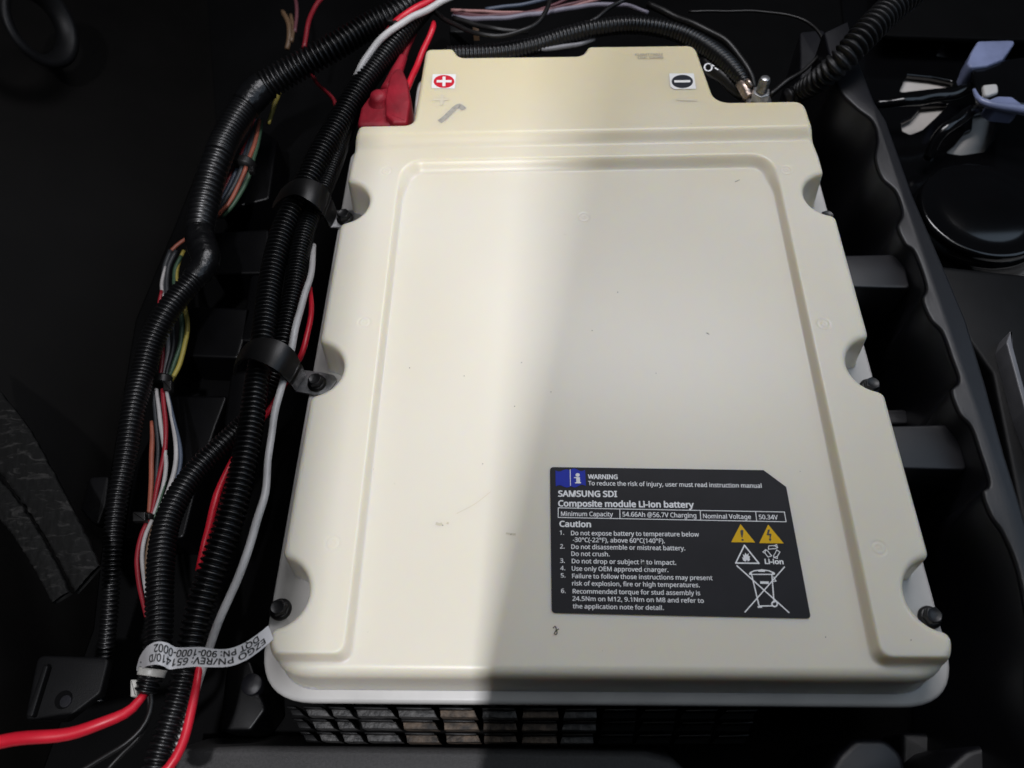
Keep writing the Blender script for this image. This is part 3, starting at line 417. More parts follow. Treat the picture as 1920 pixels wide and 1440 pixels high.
"b": [86,[12,0,12,106,21,0,23,10,24,10,24,37,24,38,24,65,24,68,24,72,24,76,24,81,24,106,25,25,25,47,26,54,28,5,28,70,29,16,29,59,33,2,33,63,33,73,35,11,38,65,39,-1,39,76,45,66,46,9,47,-1,47,76,54,11,54,64,56,0,60,74,61,16,61,59,64,3,64,25,64,50,66,38,70,8,70,67,75,16,76,54,77,26,78,38],[0,12,1,0,11,12,0,10,11,26,34,30,0,9,10,22,34,26,22,42,34,17,42,22,0,8,9,7,27,17,27,42,17,0,7,8,27,32,42,32,44,42,7,24,27,7,21,24,0,15,7,15,19,7,19,21,7,36,44,32,39,44,36,39,46,44,0,14,15,40,46,39,0,6,14,0,5,6,38,46,40,38,45,46,0,13,5,38,43,45,35,43,38,0,18,13,31,43,35,0,3,18,3,23,18,31,41,43,28,41,31,3,4,23,4,28,23,0,2,3,16,28,4,16,41,28,16,37,41,20,37,16,20,33,37,25,33,20,25,29,33]],
"c": [67,[8,37,9,25,9,50,12,15,12,60,17,8,18,67,20,37,21,29,21,46,23,22,23,53,24,3,25,72,26,16,26,58,30,12,30,62,33,0,33,75,35,10,36,65,42,-1,42,9,43,66,43,76,47,65,48,-1,48,10,48,76,51,65,53,0,53,11,54,75,55,63,57,1,57,12,59,62,59,74,61,3,61,14,63,72],[19,29,25,19,33,29,13,33,19,13,38,33,13,41,38,6,41,13,6,24,41,24,26,41,26,30,41,30,34,41,34,37,41,4,21,6,21,24,6,4,17,21,4,15,17,2,15,4,2,11,15,2,9,11,0,9,2,0,7,9,0,8,7,1,8,0,1,10,8,3,10,1,3,14,10,3,16,14,5,16,3,36,39,40,5,20,16,32,39,36,28,39,32,5,23,20,23,39,28,5,39,23,12,39,5,18,39,12,18,35,39,18,31,35,18,27,31,22,27,18]],
"d": [86,[8,37,10,20,10,54,16,8,16,67,20,37,22,25,22,49,25,16,25,58,26,1,26,74,32,11,32,64,39,-1,39,76,40,9,40,66,44,-1,44,76,49,0,49,75,51,10,51,64,53,2,53,73,56,4,56,71,57,15,57,59,59,7,59,68,61,24,61,50,62,10,62,35,62,37,62,65,62,71,62,74,62,76,62,106,63,65,63,68,64,0,74,0,74,106],[40,46,41,40,45,46,11,19,15,39,45,40,11,21,19,11,25,21,4,25,11,38,45,39,4,27,25,4,31,27,43,45,38,4,17,31,17,37,31,42,45,43,2,13,4,13,17,4,23,37,17,23,42,37,23,29,42,29,33,42,33,45,42,2,9,13,2,7,9,0,7,2,36,45,33,0,5,7,1,5,0,35,45,36,1,6,5,32,45,35,1,8,6,28,45,32,3,8,1,3,12,8,22,34,28,34,45,28,3,16,12,16,34,22,16,30,34,44,45,34,3,30,16,10,30,3,10,26,30,10,24,26,10,20,24,14,20,10,14,18,20]],
"e": [79,[8,37,9,25,9,48,12,16,12,58,17,66,18,8,20,35,21,45,22,24,23,54,23,72,25,3,27,16,27,61,32,75,33,65,34,0,34,11,41,66,41,76,44,-1,44,9,46,66,50,75,51,-1,51,9,51,64,55,60,57,0,57,10,57,56,57,72,58,51,59,45,63,1,63,12,64,67,68,4,68,14,68,60,71,52,72,35,72,43],[15,24,20,15,32,24,11,32,15,11,37,32,5,37,11,5,19,37,19,23,37,23,40,37,5,16,19,4,16,5,27,40,23,4,14,16,28,40,27,4,10,14,28,41,40,31,41,28,2,10,4,33,41,31,2,8,10,33,43,41,34,43,33,0,8,2,0,34,8,0,43,34,0,42,43,1,7,0,7,42,0,1,9,7,3,9,1,3,13,9,6,13,3,6,18,13,36,38,39,30,38,36,6,22,18,26,38,30,22,38,26,6,38,22,12,38,6,12,35,38,17,35,12,17,29,35,17,25,29,21,25,17]],
"f": [48,[2,66,2,71,15,0,15,66,15,75,15,80,16,89,18,96,22,101,26,104,28,0,28,66,28,75,28,80,28,88,31,93,32,106,34,96,40,97,40,107,43,97,44,107,46,66,46,75,46,96,48,106,49,96,51,95,51,106,54,105],[16,21,19,16,25,21,9,25,16,9,28,25,9,29,28,9,27,29,8,24,9,24,26,9,26,27,9,7,18,8,18,20,8,20,24,8,7,17,18,7,15,17,6,15,7,6,14,15,5,14,6,5,13,14,5,12,13,4,12,5,1,12,4,1,23,12,1,22,23,0,22,1,3,22,0,2,11,3,11,22,3,2,10,11]],
"g": [86,[8,37,10,21,10,53,14,-29,14,-18,16,9,16,66,19,-31,19,-20,20,37,21,46,22,25,23,53,26,-32,26,-22,26,1,26,16,26,59,26,74,29,63,32,11,33,-33,33,-23,34,65,39,-1,39,76,40,9,40,66,41,-34,41,-23,46,-1,46,9,46,76,47,65,50,-22,50,10,51,-33,52,1,52,74,53,63,54,12,57,-18,57,15,57,59,57,70,58,5,59,18,60,-30,60,54,61,-11,61,23,62,-2,62,1,62,3,62,6,62,8,62,10,62,28,62,34,62,37,62,47,62,65,63,65,64,75,66,-25,71,-19,73,-11,74,-1,74,75],[18,32,25,18,38,32,62,68,63,62,67,68,6,38,18,6,44,38,6,27,44,27,61,44,6,23,27,33,61,27,2,23,6,39,61,33,2,19,23,39,62,61,39,43,62,43,48,62,48,67,62,2,17,19,2,12,17,60,67,48,0,12,2,0,10,12,59,67,60,0,9,10,1,9,0,58,67,59,1,11,9,57,67,58,50,67,57,1,16,11,46,67,50,5,16,1,42,56,46,56,67,46,5,20,16,40,56,42,35,56,40,5,26,20,31,56,35,31,45,56,55,67,56,26,45,31,15,26,5,15,45,26,54,67,55,53,67,54,15,37,45,52,67,53,15,30,37,24,30,15,51,67,52,51,66,67,49,66,51,41,66,49,41,65,66,3,8,4,34,65,41,34,64,65,3,14,8,3,22,14,29,64,34,3,29,22,3,64,29,3,47,64,7,47,3,7,36,47,13,36,7,21,36,13,21,28,36]],
"h": [87,[12,0,12,106,24,0,24,39,24,65,24,67,24,70,24,73,24,75,24,106,25,47,26,54,27,68,29,59,30,71,33,63,34,73,39,65,39,75,43,76,46,66,48,76,54,65,56,76,59,62,62,56,63,0,63,48,63,73,68,70,72,65,74,58,75,0,75,49],[0,9,1,0,8,9,19,23,21,18,23,19,18,28,23,0,7,8,16,28,18,16,29,28,14,29,16,0,6,7,12,29,14,12,30,29,0,5,6,4,20,12,20,30,12,0,4,5,4,17,20,22,30,20,4,15,17,24,30,22,0,11,4,11,13,4,13,15,4,24,31,30,25,31,24,25,33,31,27,33,25,0,10,11,27,32,33,26,32,27,0,3,10,0,2,3]],
"i": [36,[11,92,11,95,11,99,12,0,12,75,13,89,13,101,15,88,15,103,18,88,18,103,21,88,21,103,23,89,23,101,24,0,24,75,25,92,25,95,25,99],[3,16,4,3,15,16,8,12,10,6,12,8,6,14,12,2,14,6,2,19,14,1,19,2,1,18,19,0,18,1,0,17,18,5,17,0,5,13,17,7,13,5,7,11,13,9,11,7]],
"j": [36,[-8,-32,-8,-22,-6,-33,-6,-23,-3,-33,-3,-23,-1,-23,0,-33,2,-23,3,-34,6,-23,9,-21,10,-33,11,-17,11,92,11,95,11,99,12,-12,12,75,13,89,13,101,15,-31,15,88,15,103,18,88,18,103,19,-28,21,88,21,103,22,-23,23,89,23,101,24,-18,24,-11,24,75,25,92,25,95,25,99],[17,34,18,17,33,34,17,32,33,13,32,17,11,32,13,11,29,32,10,29,11,0,3,1,0,5,3,8,29,10,0,6,5,8,26,29,0,8,6,0,26,8,0,21,26,0,12,21,2,12,0,4,12,2,4,9,12,7,9,4,23,28,25,20,28,23,20,31,28,16,31,20,16,37,31,15,37,16,15,36,37,14,36,15,14,35,36,19,35,14,19,30,35,22,30,19,22,27,30,24,27,22]],
"k": [75,[12,0,12,106,24,0,24,28,24,39,24,42,24,45,24,48,24,51,24,106,25,40,27,42,28,44,30,46,32,48,33,35,33,50,41,43,57,75,59,0,71,75,74,0],[0,9,1,0,8,9,16,20,18,16,17,20,0,7,8,14,17,16,0,6,7,13,17,14,12,17,13,0,5,6,11,17,12,11,21,17,10,15,11,15,21,11,0,4,5,4,15,10,0,3,4,3,15,4,19,21,15,0,2,3]],
"l": [36,[12,0,12,106,24,0,24,106],[0,3,1,0,2,3]],
"m": [131,[12,0,12,75,22,75,24,0,24,39,24,65,25,47,26,54,27,68,29,59,30,71,32,63,34,74,37,65,38,75,42,76,44,66,46,76,49,66,53,64,54,76,56,62,58,58,59,54,60,0,60,48,61,73,66,69,69,64,70,64,72,0,72,41,73,52,75,69,77,60,80,73,83,65,87,76,92,66,94,76,99,65,104,62,105,75,106,56,107,0,107,48,113,70,118,61,120,0,120,49],[15,20,17,37,42,39,14,20,15,14,26,20,35,42,37,12,26,14,0,2,1,0,5,2,35,46,42,10,26,12,10,27,26,33,46,35,8,27,10,33,40,46,40,47,46,8,28,27,29,38,33,38,40,33,5,16,8,16,28,8,5,13,16,18,28,16,29,36,38,19,28,18,5,11,13,41,47,40,0,7,5,7,9,5,9,11,5,29,34,36,21,28,19,21,29,28,21,34,29,22,34,21,43,47,41,43,49,47,22,32,34,23,32,22,45,49,43,0,6,7,25,32,23,25,31,32,45,48,49,24,31,25,44,48,45,0,4,6,24,30,31,0,3,4]],
"n": [87,[12,0,12,75,22,75,24,0,24,39,24,65,25,51,27,68,29,59,31,71,35,74,36,64,39,75,43,76,46,66,48,76,54,65,59,62,60,75,62,56,63,0,63,48,68,70,73,61,75,0,75,49],[13,18,15,12,18,13,10,18,12,0,2,1,0,5,2,10,22,18,9,22,10,7,22,9,7,14,22,14,16,22,16,23,22,5,14,7,5,11,14,17,23,16,0,6,5,6,8,5,8,11,5,19,23,17,19,25,23,21,25,19,0,4,6,21,24,25,20,24,21,0,3,4]],
"o": [85,[8,29,8,38,9,49,10,21,12,59,13,14,17,66,18,9,20,38,21,29,22,50,23,4,23,22,24,72,26,17,26,59,28,1,30,12,32,64,33,75,35,-1,36,10,42,-1,42,9,42,66,43,76,49,10,49,65,50,-1,52,75,55,12,55,63,57,1,59,17,59,59,61,72,62,22,62,53,63,4,64,29,64,38,64,46,68,9,68,66,72,14,73,59,75,21,76,49,77,29,77,38],[19,29,25,13,29,19,13,35,29,6,35,13,6,43,35,4,18,6,18,24,6,24,43,6,24,27,43,27,45,43,31,45,27,4,15,18,34,45,31,2,15,4,34,47,45,2,10,15,37,47,34,41,47,37,2,8,10,1,8,2,41,49,47,40,49,41,0,8,1,0,9,8,39,49,40,39,48,49,0,12,9,36,48,39,3,12,0,36,46,48,3,14,12,33,46,36,5,14,3,33,44,46,5,17,14,30,44,33,7,17,5,30,42,44,7,21,17,26,42,30,7,23,21,23,42,26,11,23,7,11,42,23,11,38,42,16,38,11,16,32,38,20,32,16,20,28,32,22,28,20]],
"p": [86,[12,-34,12,75,22,75,23,10,24,-34,24,-3,24,0,24,4,24,7,24,10,24,38,24,40,24,65,25,29,25,48,26,22,26,55,27,7,27,68,29,16,29,60,30,4,30,71,33,2,33,12,33,63,33,73,37,0,37,75,38,10,39,65,42,-1,42,76,45,66,46,9,47,-1,48,76,52,10,54,64,56,0,57,13,60,74,61,17,61,58,64,3,64,23,64,49,65,30,66,38,70,9,70,67,75,16,76,55,77,26,78,38],[32,41,36,28,41,32,0,2,1,0,12,2,26,41,28,26,50,41,22,50,26,18,50,22,12,33,18,33,50,18,33,38,50,38,52,50,12,30,33,12,25,30,0,14,12,14,16,12,16,20,12,20,25,12,43,52,38,46,52,43,46,54,52,48,54,46,0,11,14,0,10,11,47,54,48,0,13,10,47,53,54,45,53,47,0,15,13,45,51,53,42,51,45,0,3,15,3,19,15,40,51,42,3,24,19,40,49,51,37,49,40,3,29,24,34,49,37,3,9,29,9,34,29,0,8,3,17,34,9,17,49,34,17,44,49,0,7,8,21,44,17,23,44,21,0,6,7,23,39,44,27,39,23,31,39,27,0,5,6,31,35,39,0,4,5]],
"q": [86,[8,37,9,49,10,20,12,59,16,8,16,67,20,37,22,25,22,49,23,72,25,16,25,58,26,1,30,75,32,11,32,64,38,-1,39,76,40,66,41,9,46,-1,47,76,48,10,51,64,53,2,53,12,53,73,57,15,57,59,58,6,58,69,60,20,61,27,61,50,62,-34,62,-2,62,1,62,4,62,7,62,10,62,35,62,37,62,65,63,10,63,65,64,75,74,-34,74,75],[13,21,17,13,26,21,9,26,13,44,47,45,44,46,47,9,30,26,5,30,9,5,18,30,18,42,30,3,15,5,15,18,5,23,42,18,23,44,42,23,28,44,28,33,44,33,46,44,3,11,15,1,11,3,1,8,11,41,46,33,0,8,1,0,6,8,2,6,0,40,46,41,2,7,6,32,46,40,31,43,32,43,46,32,2,10,7,4,10,2,27,43,31,4,14,10,25,43,27,22,39,25,39,43,25,4,19,14,22,29,39,38,46,43,19,29,22,4,29,19,12,29,4,37,46,38,12,24,29,36,46,37,12,20,24,35,46,36,16,20,12,34,46,35]],
"r": [58,[12,0,12,75,22,75,23,61,24,0,24,40,24,61,25,46,26,50,27,65,28,55,30,69,31,58,33,72,34,61,37,74,38,63,42,65,42,76,46,65,47,76,48,65,49,76,50,65,51,76,52,65,54,64,54,76,56,76],[18,22,20,18,24,22,18,27,24,18,28,27,15,28,18,15,26,28,0,2,1,0,3,2,13,26,15,11,25,13,25,26,13,9,19,11,19,21,11,21,23,11,23,25,11,6,17,9,17,19,9,6,16,17,6,14,16,0,6,3,0,8,6,8,10,6,10,12,6,12,14,6,0,7,8,0,5,7,0,4,5]],
"s": [67,[7,3,7,15,7,57,8,51,9,65,10,46,12,1,12,12,13,43,15,71,17,0,18,10,18,40,19,54,19,57,20,61,21,52,23,50,23,64,24,-1,24,37,24,75,25,9,27,48,28,66,30,34,31,-1,31,9,32,46,34,66,35,76,37,32,38,43,39,-1,39,9,40,66,42,29,42,76,45,12,45,27,45,40,45,65,47,1,47,25,48,15,48,22,48,75,49,20,50,38,50,63,53,4,54,74,55,34,55,62,57,9,58,31,59,71,60,14,60,26,61,21],[21,37,30,21,46,37,9,46,21,9,51,46,9,56,51,9,41,56,41,49,56,49,53,56,4,29,9,29,35,9,35,41,9,4,24,29,4,18,24,2,18,4,2,15,18,2,14,15,2,13,14,3,13,2,3,16,13,3,17,16,5,17,3,5,23,17,5,28,23,8,28,5,8,32,28,8,40,32,12,40,8,12,48,40,20,48,12,20,52,48,25,52,20,25,55,52,31,55,25,36,55,31,36,58,55,39,58,36,43,58,39,43,59,58,45,59,43,47,59,45,47,57,59,44,57,47,38,57,44,0,7,1,38,54,57,0,11,7,34,54,38,0,22,11,27,54,34,0,27,22,0,54,27,0,50,54,0,42,50,6,42,0,10,42,6,10,33,42,19,33,10,19,26,33]],
"t": [51,[2,66,2,71,13,22,13,66,13,76,14,14,16,8,18,92,20,3,24,1,25,22,25,66,25,75,25,92,26,16,29,-1,29,12,32,10,35,-1,37,9,38,-1,40,9,42,-1,43,9,45,0,45,10,47,1,47,10,47,66,47,75],[4,13,7,4,12,13,1,12,4,1,29,12,1,28,29,0,28,1,3,28,0,2,11,3,11,28,3,2,10,11,2,14,10,5,14,2,5,16,14,6,16,5,6,17,16,25,26,27,23,26,25,6,19,17,21,26,23,19,26,21,6,26,19,8,26,6,9,26,8,9,24,26,15,24,9,15,22,24,15,20,22,18,20,15]],
"u": [87,[11,26,11,75,12,17,14,10,18,5,23,1,24,27,24,75,25,19,28,13,30,-1,33,10,38,-1,40,9,43,-1,48,0,48,10,52,1,53,12,56,4,58,16,59,6,60,21,62,10,62,28,62,36,62,75,63,10,65,0,75,0,75,75],[0,7,1,0,6,7,25,30,26,25,29,30,24,29,25,22,29,24,0,8,6,2,8,0,20,29,22,2,9,8,3,9,2,18,27,20,27,29,20,3,11,9,16,23,18,23,27,18,4,11,3,4,13,11,16,21,23,28,29,27,13,21,16,4,21,13,4,19,21,5,19,4,5,17,19,10,17,5,10,15,17,10,14,15,12,14,10]],
"v": [71,[0,75,13,75,28,0,29,31,30,28,32,24,33,20,34,17,35,11,35,14,36,11,36,14,37,17,38,20,40,24,41,28,42,31,43,0,58,75,71,75],[2,1,0,2,3,1,16,19,18,16,17,19,2,4,3,15,17,16,14,17,15,2,5,4,13,17,14,2,6,5,12,17,13,2,7,6,11,17,12,2,9,7,10,17,11,2,8,9,2,10,8,2,17,10]],
"w": [110,[2,75,14,75,22,0,25,35,26,31,27,27,28,23,29,16,29,19,30,13,31,15,31,17,32,20,32,22,33,25,34,28,34,31,35,33,36,0,48,75,50,42,51,45,51,48,52,51,53,54,53,56,54,59,54,61,55,62,56,59,56,61,57,54,57,56,58,51,59,48,60,42,60,45,62,75,73,0,75,33,76,30,77,26,78,22,79,16,79,19,80,13,81,16,81,19,82,23,83,27,84,31,85,35,88,0,96,75,109,75],[2,1,0,2,3,1,17,37,19,17,28,37,28,39,37,51,54,53,51,52,54,17,27,28,30,39,28,17,26,27,29,39,30,17,25,26,32,39,29,31,39,32,17,24,25,33,39,31,17,23,24,34,39,33,17,22,23,36,39,34,17,21,22,35,39,36,17,20,21,38,39,35,17,18,20,2,4,3,50,52,51,16,18,17,38,40,39,2,5,4,49,52,50,15,18,16,38,41,40,14,18,15,2,6,5,48,52,49,38,42,41,13,18,14,2,8,6,47,52,48,38,44,42,12,18,13,11,18,12,2,7,8,38,43,44,46,52,47,10,18,11,38,45,43,2,9,7,45,52,46,9,18,10,38,52,45,2,18,9]],
"x": [74,[3,0,4,75,16,0,18,75,30,38,37,30,37,47,44,38,56,75,58,0,70,75,72,0],[4,3,1,4,6,3,6,10,8,6,7,10,4,7,6,0,7,4,0,5,7,5,11,7,0,2,5,9,11,5]],
"y": [71,[0,75,2,-32,2,-23,3,-23,4,-33,5,-23,6,-33,7,-23,9,-34,10,-24,12,-34,13,75,14,-23,17,-22,19,-33,20,-20,23,-17,24,-31,25,-14,26,-10,29,-27,30,0,30,32,31,29,32,25,33,-23,33,22,34,18,35,15,36,-17,36,12,37,16,39,-10,39,21,41,27,43,32,58,75,71,75],[21,11,0,21,22,11,35,37,36,35,32,37,34,32,35,21,23,22,21,24,23,33,32,34,21,26,24,21,27,26,31,32,33,21,28,27,30,32,31,21,30,28,21,32,30,19,32,21,18,32,19,18,29,32,16,29,18,16,25,29,15,25,16,13,25,15,12,25,13,12,20,25,1,3,2,1,5,3,9,20,12,1,7,5,1,9,7,1,20,9,1,17,20,1,14,17,4,14,1,6,14,4,6,10,14,8,10,6]],
"°": [60,[8,74,8,80,8,86,10,91,11,69,14,64,14,95,17,80,18,61,18,75,18,85,18,99,20,70,20,90,24,59,24,68,24,92,24,101,30,58,30,67,30,93,30,101,36,59,36,68,36,92,36,101,40,70,40,90,42,61,42,75,42,85,42,99,43,80,46,64,46,95,49,69,49,91,52,74,52,80,52,86],[17,25,21,11,25,17,11,31,25,6,31,11,6,34,31,3,34,6,3,20,34,20,36,34,3,16,20,24,36,20,3,13,16,27,36,24,2,13,3,27,39,36,2,10,13,30,39,27,30,38,39,1,10,2,32,38,30,1,7,10,0,7,1,0,9,7,29,38,32,29,37,38,0,12,9,26,37,29,4,12,0,26,35,37,4,15,12,23,35,26,5,15,4,23,33,35,5,19,15,19,33,23,5,33,19,8,33,5,8,28,33,14,28,8,14,22,28,18,22,14]]},
"bold": {
" ": [36,[],[]],
"-": [45,[2,29,2,46,43,29,43,46],[0,3,1,0,2,3]],
"A": [89,[-5,-3,15,-3,27,28,33,45,37,104,42,84,43,71,43,82,44,73,44,79,45,75,45,76,45,78,46,71,46,73,46,81,47,84,53,104,56,45,62,28,74,-3,94,-3],[0,5,4,5,17,4,5,16,17,16,21,17,0,7,5,11,12,5,12,16,5,12,15,16,11,21,16,0,9,7,0,11,9,11,10,9,10,21,11,0,8,11,14,21,10,0,6,8,13,21,14,0,3,6,18,21,13,3,19,18,19,21,18,0,2,3,2,19,3,0,1,2,20,21,19]],
"C": [89,[5,50,6,61,7,35,9,72,11,22,13,81,18,10,19,89,25,50,26,39,26,58,26,96,27,2,27,66,29,30,30,72,33,23,33,78,35,101,38,82,39,17,40,-3,43,85,45,104,47,14,49,87,54,-5,56,13,56,87,57,105,62,-4,62,13,62,87,64,104,68,14,68,86,69,-4,72,103,73,84,74,15,75,-2,79,101,81,81,83,0,83,18,88,97],[23,33,29,23,37,33,18,37,23,18,41,37,18,45,41,11,45,18,11,35,45,35,38,45,38,42,45,7,28,11,28,32,11,32,35,11,5,25,7,25,28,7,5,22,25,5,19,22,5,17,19,3,17,5,3,15,17,3,13,15,1,13,3,1,10,13,0,10,1,0,8,10,2,8,0,2,9,8,2,14,9,4,14,2,4,16,14,4,20,16,6,20,4,39,43,44,6,24,20,34,43,39,6,27,24,31,43,34,27,43,31,6,43,27,12,43,6,21,43,12,21,40,43,21,36,40,26,36,21,26,30,36]],
"D": [102,[10,-3,10,103,29,14,29,86,40,14,42,-3,42,86,45,103,53,85,56,16,57,-2,59,102,62,82,68,23,68,78,71,3,72,97,73,71,75,34,76,62,77,51,82,11,83,90,90,21,90,79,95,35,95,66,97,51],[0,3,1,3,7,1,3,11,7,3,16,11,3,22,16,3,6,22,6,8,22,8,24,22,0,2,3,12,24,8,14,24,12,14,26,24,17,26,14,19,26,17,19,27,26,20,27,19,20,25,27,18,25,20,18,23,25,13,23,18,9,23,13,9,21,23,4,21,9,0,4,2,0,21,4,0,15,21,0,10,15,0,5,10]],
"G": [102,[5,50,7,35,7,65,11,21,12,79,19,10,20,90,25,50,26,39,26,61,28,30,29,2,29,70,31,98,33,23,34,77,39,17,41,-3,41,83,44,103,48,14,49,86,54,38,54,56,56,-5,60,13,60,87,60,105,65,13,66,87,67,-4,69,104,70,13,73,86,74,14,76,-3,76,14,76,38,77,103,79,84,84,-2,84,101,87,81,94,97,95,1,95,56],[19,31,27,19,38,31,19,41,38,13,41,19,13,43,41,6,43,13,6,29,43,29,33,43,33,39,43,39,42,43,4,21,6,21,26,6,26,29,6,4,18,21,4,15,18,2,15,4,2,12,15,2,9,12,0,9,2,0,7,9,22,45,23,22,37,45,37,44,45,1,7,0,1,8,7,1,10,8,36,44,37,3,10,1,3,14,10,3,16,14,5,16,3,5,20,16,34,44,36,32,44,34,5,25,20,28,44,32,25,44,28,5,44,25,11,44,5,17,44,11,17,40,44,17,35,40,24,35,17,24,30,35]],
"I": [47,[2,-3,2,10,2,90,2,103,14,12,14,87,33,12,33,87,45,-3,45,10,45,90,45,103],[2,11,3,2,10,11,5,10,2,5,7,10,4,7,5,4,6,7,1,6,4,1,9,6,0,9,1,0,8,9]],
"L": [73,[10,-3,10,103,29,14,29,103,73,-3,73,14],[0,3,1,0,2,3,0,5,2,0,4,5]],
"M": [127,[10,-3,10,103,23,85,28,-3,28,61,28,66,28,71,28,76,28,81,28,85,34,103,56,-3,61,21,65,21,70,-3,93,103,98,-3,98,61,98,66,98,71,98,76,98,81,99,84,104,84,117,-3,117,103],[0,2,1,2,10,1,2,9,10,9,13,10,12,22,15,22,25,15,22,23,25,23,24,25,2,8,9,0,5,2,5,11,2,8,9,2,8,13,9,12,21,22,14,18,23,18,24,23,7,13,8,12,20,21,6,13,7,12,19,20,12,18,19,5,13,6,12,14,18,14,17,18,0,4,5,11,12,5,12,13,5,14,16,17,0,3,4,11,14,12]],
"N": [106,[10,-3,10,103,23,80,27,80,28,-3,28,56,28,61,28,66,28,71,28,76,30,103,76,-3,78,29,78,34,78,39,78,44,78,103,79,20,79,24,83,20,96,-3,96,103],[0,2,1,2,10,1,2,3,10,3,19,10,15,21,16,15,20,21,0,8,2,8,11,2,9,19,3,8,19,9,0,7,8,11,18,8,18,19,8,0,6,7,0,5,6,0,4,5,14,20,15,13,20,14,12,20,13,18,20,12,11,17,18,20,19,18,11,19,17,11,20,19]],
"R": [87,[10,-3,10,103,29,-3,29,38,29,55,29,86,40,86,41,55,41,103,44,38,48,85,51,56,53,84,53,102,57,59,57,82,59,80,60,64,61,71,61,76,62,43,63,100,64,44,69,-3,69,47,71,95,74,51,76,89,77,57,80,64,80,81,81,72,91,-3],[0,5,1,5,8,1,5,13,8,5,21,13,5,25,21,5,27,25,5,6,27,6,10,27,10,30,27,0,4,5,12,30,10,15,30,12,16,30,15,16,31,30,19,31,16,18,31,19,18,29,31,17,29,18,14,29,17,14,28,29,11,28,14,11,26,28,7,26,11,0,3,4,3,7,4,3,26,7,3,24,26,3,22,24,3,20,22,3,9,20,9,32,20,0,2,3,23,32,9]],
"S": [77,[4,1,4,20,5,76,6,70,6,84,7,64,9,60,10,-1,10,91,13,55,14,-2,14,16,15,97,17,52,18,-3,20,14,21,49,22,101,24,-4,24,76,25,72,25,79,26,69,26,82,27,46,28,13,28,67,28,84,29,-4,31,86,31,104,32,64,33,43,35,-5,35,13,35,87,37,61,40,87,40,105,41,13,41,40,44,59,45,-4,46,14,46,87,47,37,49,104,50,16,51,35,52,55,52,86,53,19,53,32,54,22,54,29,55,-1,55,26,56,103,58,84,60,51,63,4,63,101,65,47,66,81,69,10,70,41,72,18,72,98,73,27,73,35],[30,46,38,30,57,46,17,57,30,17,61,57,12,61,17,12,67,61,12,58,67,58,63,67,8,44,12,44,50,12,50,58,12,4,35,8,35,37,8,37,44,8,4,29,35,4,27,29,2,27,4,2,23,27,2,21,23,2,19,21,3,19,2,3,20,19,3,22,20,5,22,3,5,26,22,5,31,26,6,31,5,6,36,31,6,41,36,9,41,6,9,49,41,13,49,9,13,59,49,16,59,13,16,62,59,24,62,16,24,65,62,32,65,24,40,65,32,40,69,65,45,69,40,48,69,45,52,69,48,52,68,69,54,68,52,56,68,54,56,66,68,53,66,56,51,66,53,0,11,1,47,66,51,47,64,66,43,64,47,0,15,11,39,64,43,0,25,15,34,64,39,0,34,25,0,64,34,0,60,64,0,55,60,7,55,0,7,42,55,10,42,7,14,42,10,18,42,14,18,33,42,28,33,18]],
"U": [102,[9,35,9,103,12,19,20,6,28,35,28,103,30,25,33,-2,34,19,41,14,51,-5,51,13,59,13,64,-3,65,16,69,19,72,23,73,29,74,1,74,35,74,103,82,7,88,15,92,25,93,35,93,103],[0,5,1,0,4,5,19,25,20,19,24,25,17,24,19,0,6,4,2,6,0,17,23,24,16,23,17,2,8,6,16,22,23,15,22,16,3,8,2,14,22,15,3,9,8,12,22,14,12,21,22,3,11,9,11,21,12,3,21,11,3,18,21,7,18,3,7,13,18,10,13,7]],
"W": [130,[-2,103,17,103,26,-3,32,18,33,21,33,40,34,24,34,28,34,36,35,31,35,33,35,36,36,27,36,30,36,34,37,21,37,24,37,37,37,40,38,18,43,-3,56,103,62,82,62,83,63,64,63,77,63,79,64,67,64,74,65,66,65,71,65,74,66,68,66,77,67,65,67,79,67,82,67,84,73,103,87,-3,92,19,93,23,93,37,93,40,94,27,94,33,95,30,95,31,95,36,96,27,96,36,97,21,97,24,97,40,98,18,104,-3,113,103,133,103],[2,1,0,2,5,1,18,23,21,23,38,21,23,37,38,37,43,38,53,57,56,53,55,57,23,36,37,29,32,37,32,43,37,18,27,23,27,29,23,22,36,23,22,35,36,26,35,22,26,33,35,25,33,26,25,31,33,28,31,25,28,30,31,27,32,30,27,29,32,34,43,32,18,24,27,39,43,34,18,20,24,17,20,18,39,42,43,50,55,53,2,8,5,14,20,17,39,45,42,2,10,8,3,4,11,4,10,11,10,13,11,13,12,11,12,16,11,16,19,11,40,45,48,45,46,48,46,49,48,49,52,48,52,54,48,47,55,50,9,16,14,16,20,14,39,40,45,2,4,10,44,52,47,52,55,47,7,16,9,6,16,7,41,52,44,4,16,6,4,19,16,19,15,16,41,54,52,54,51,52]],
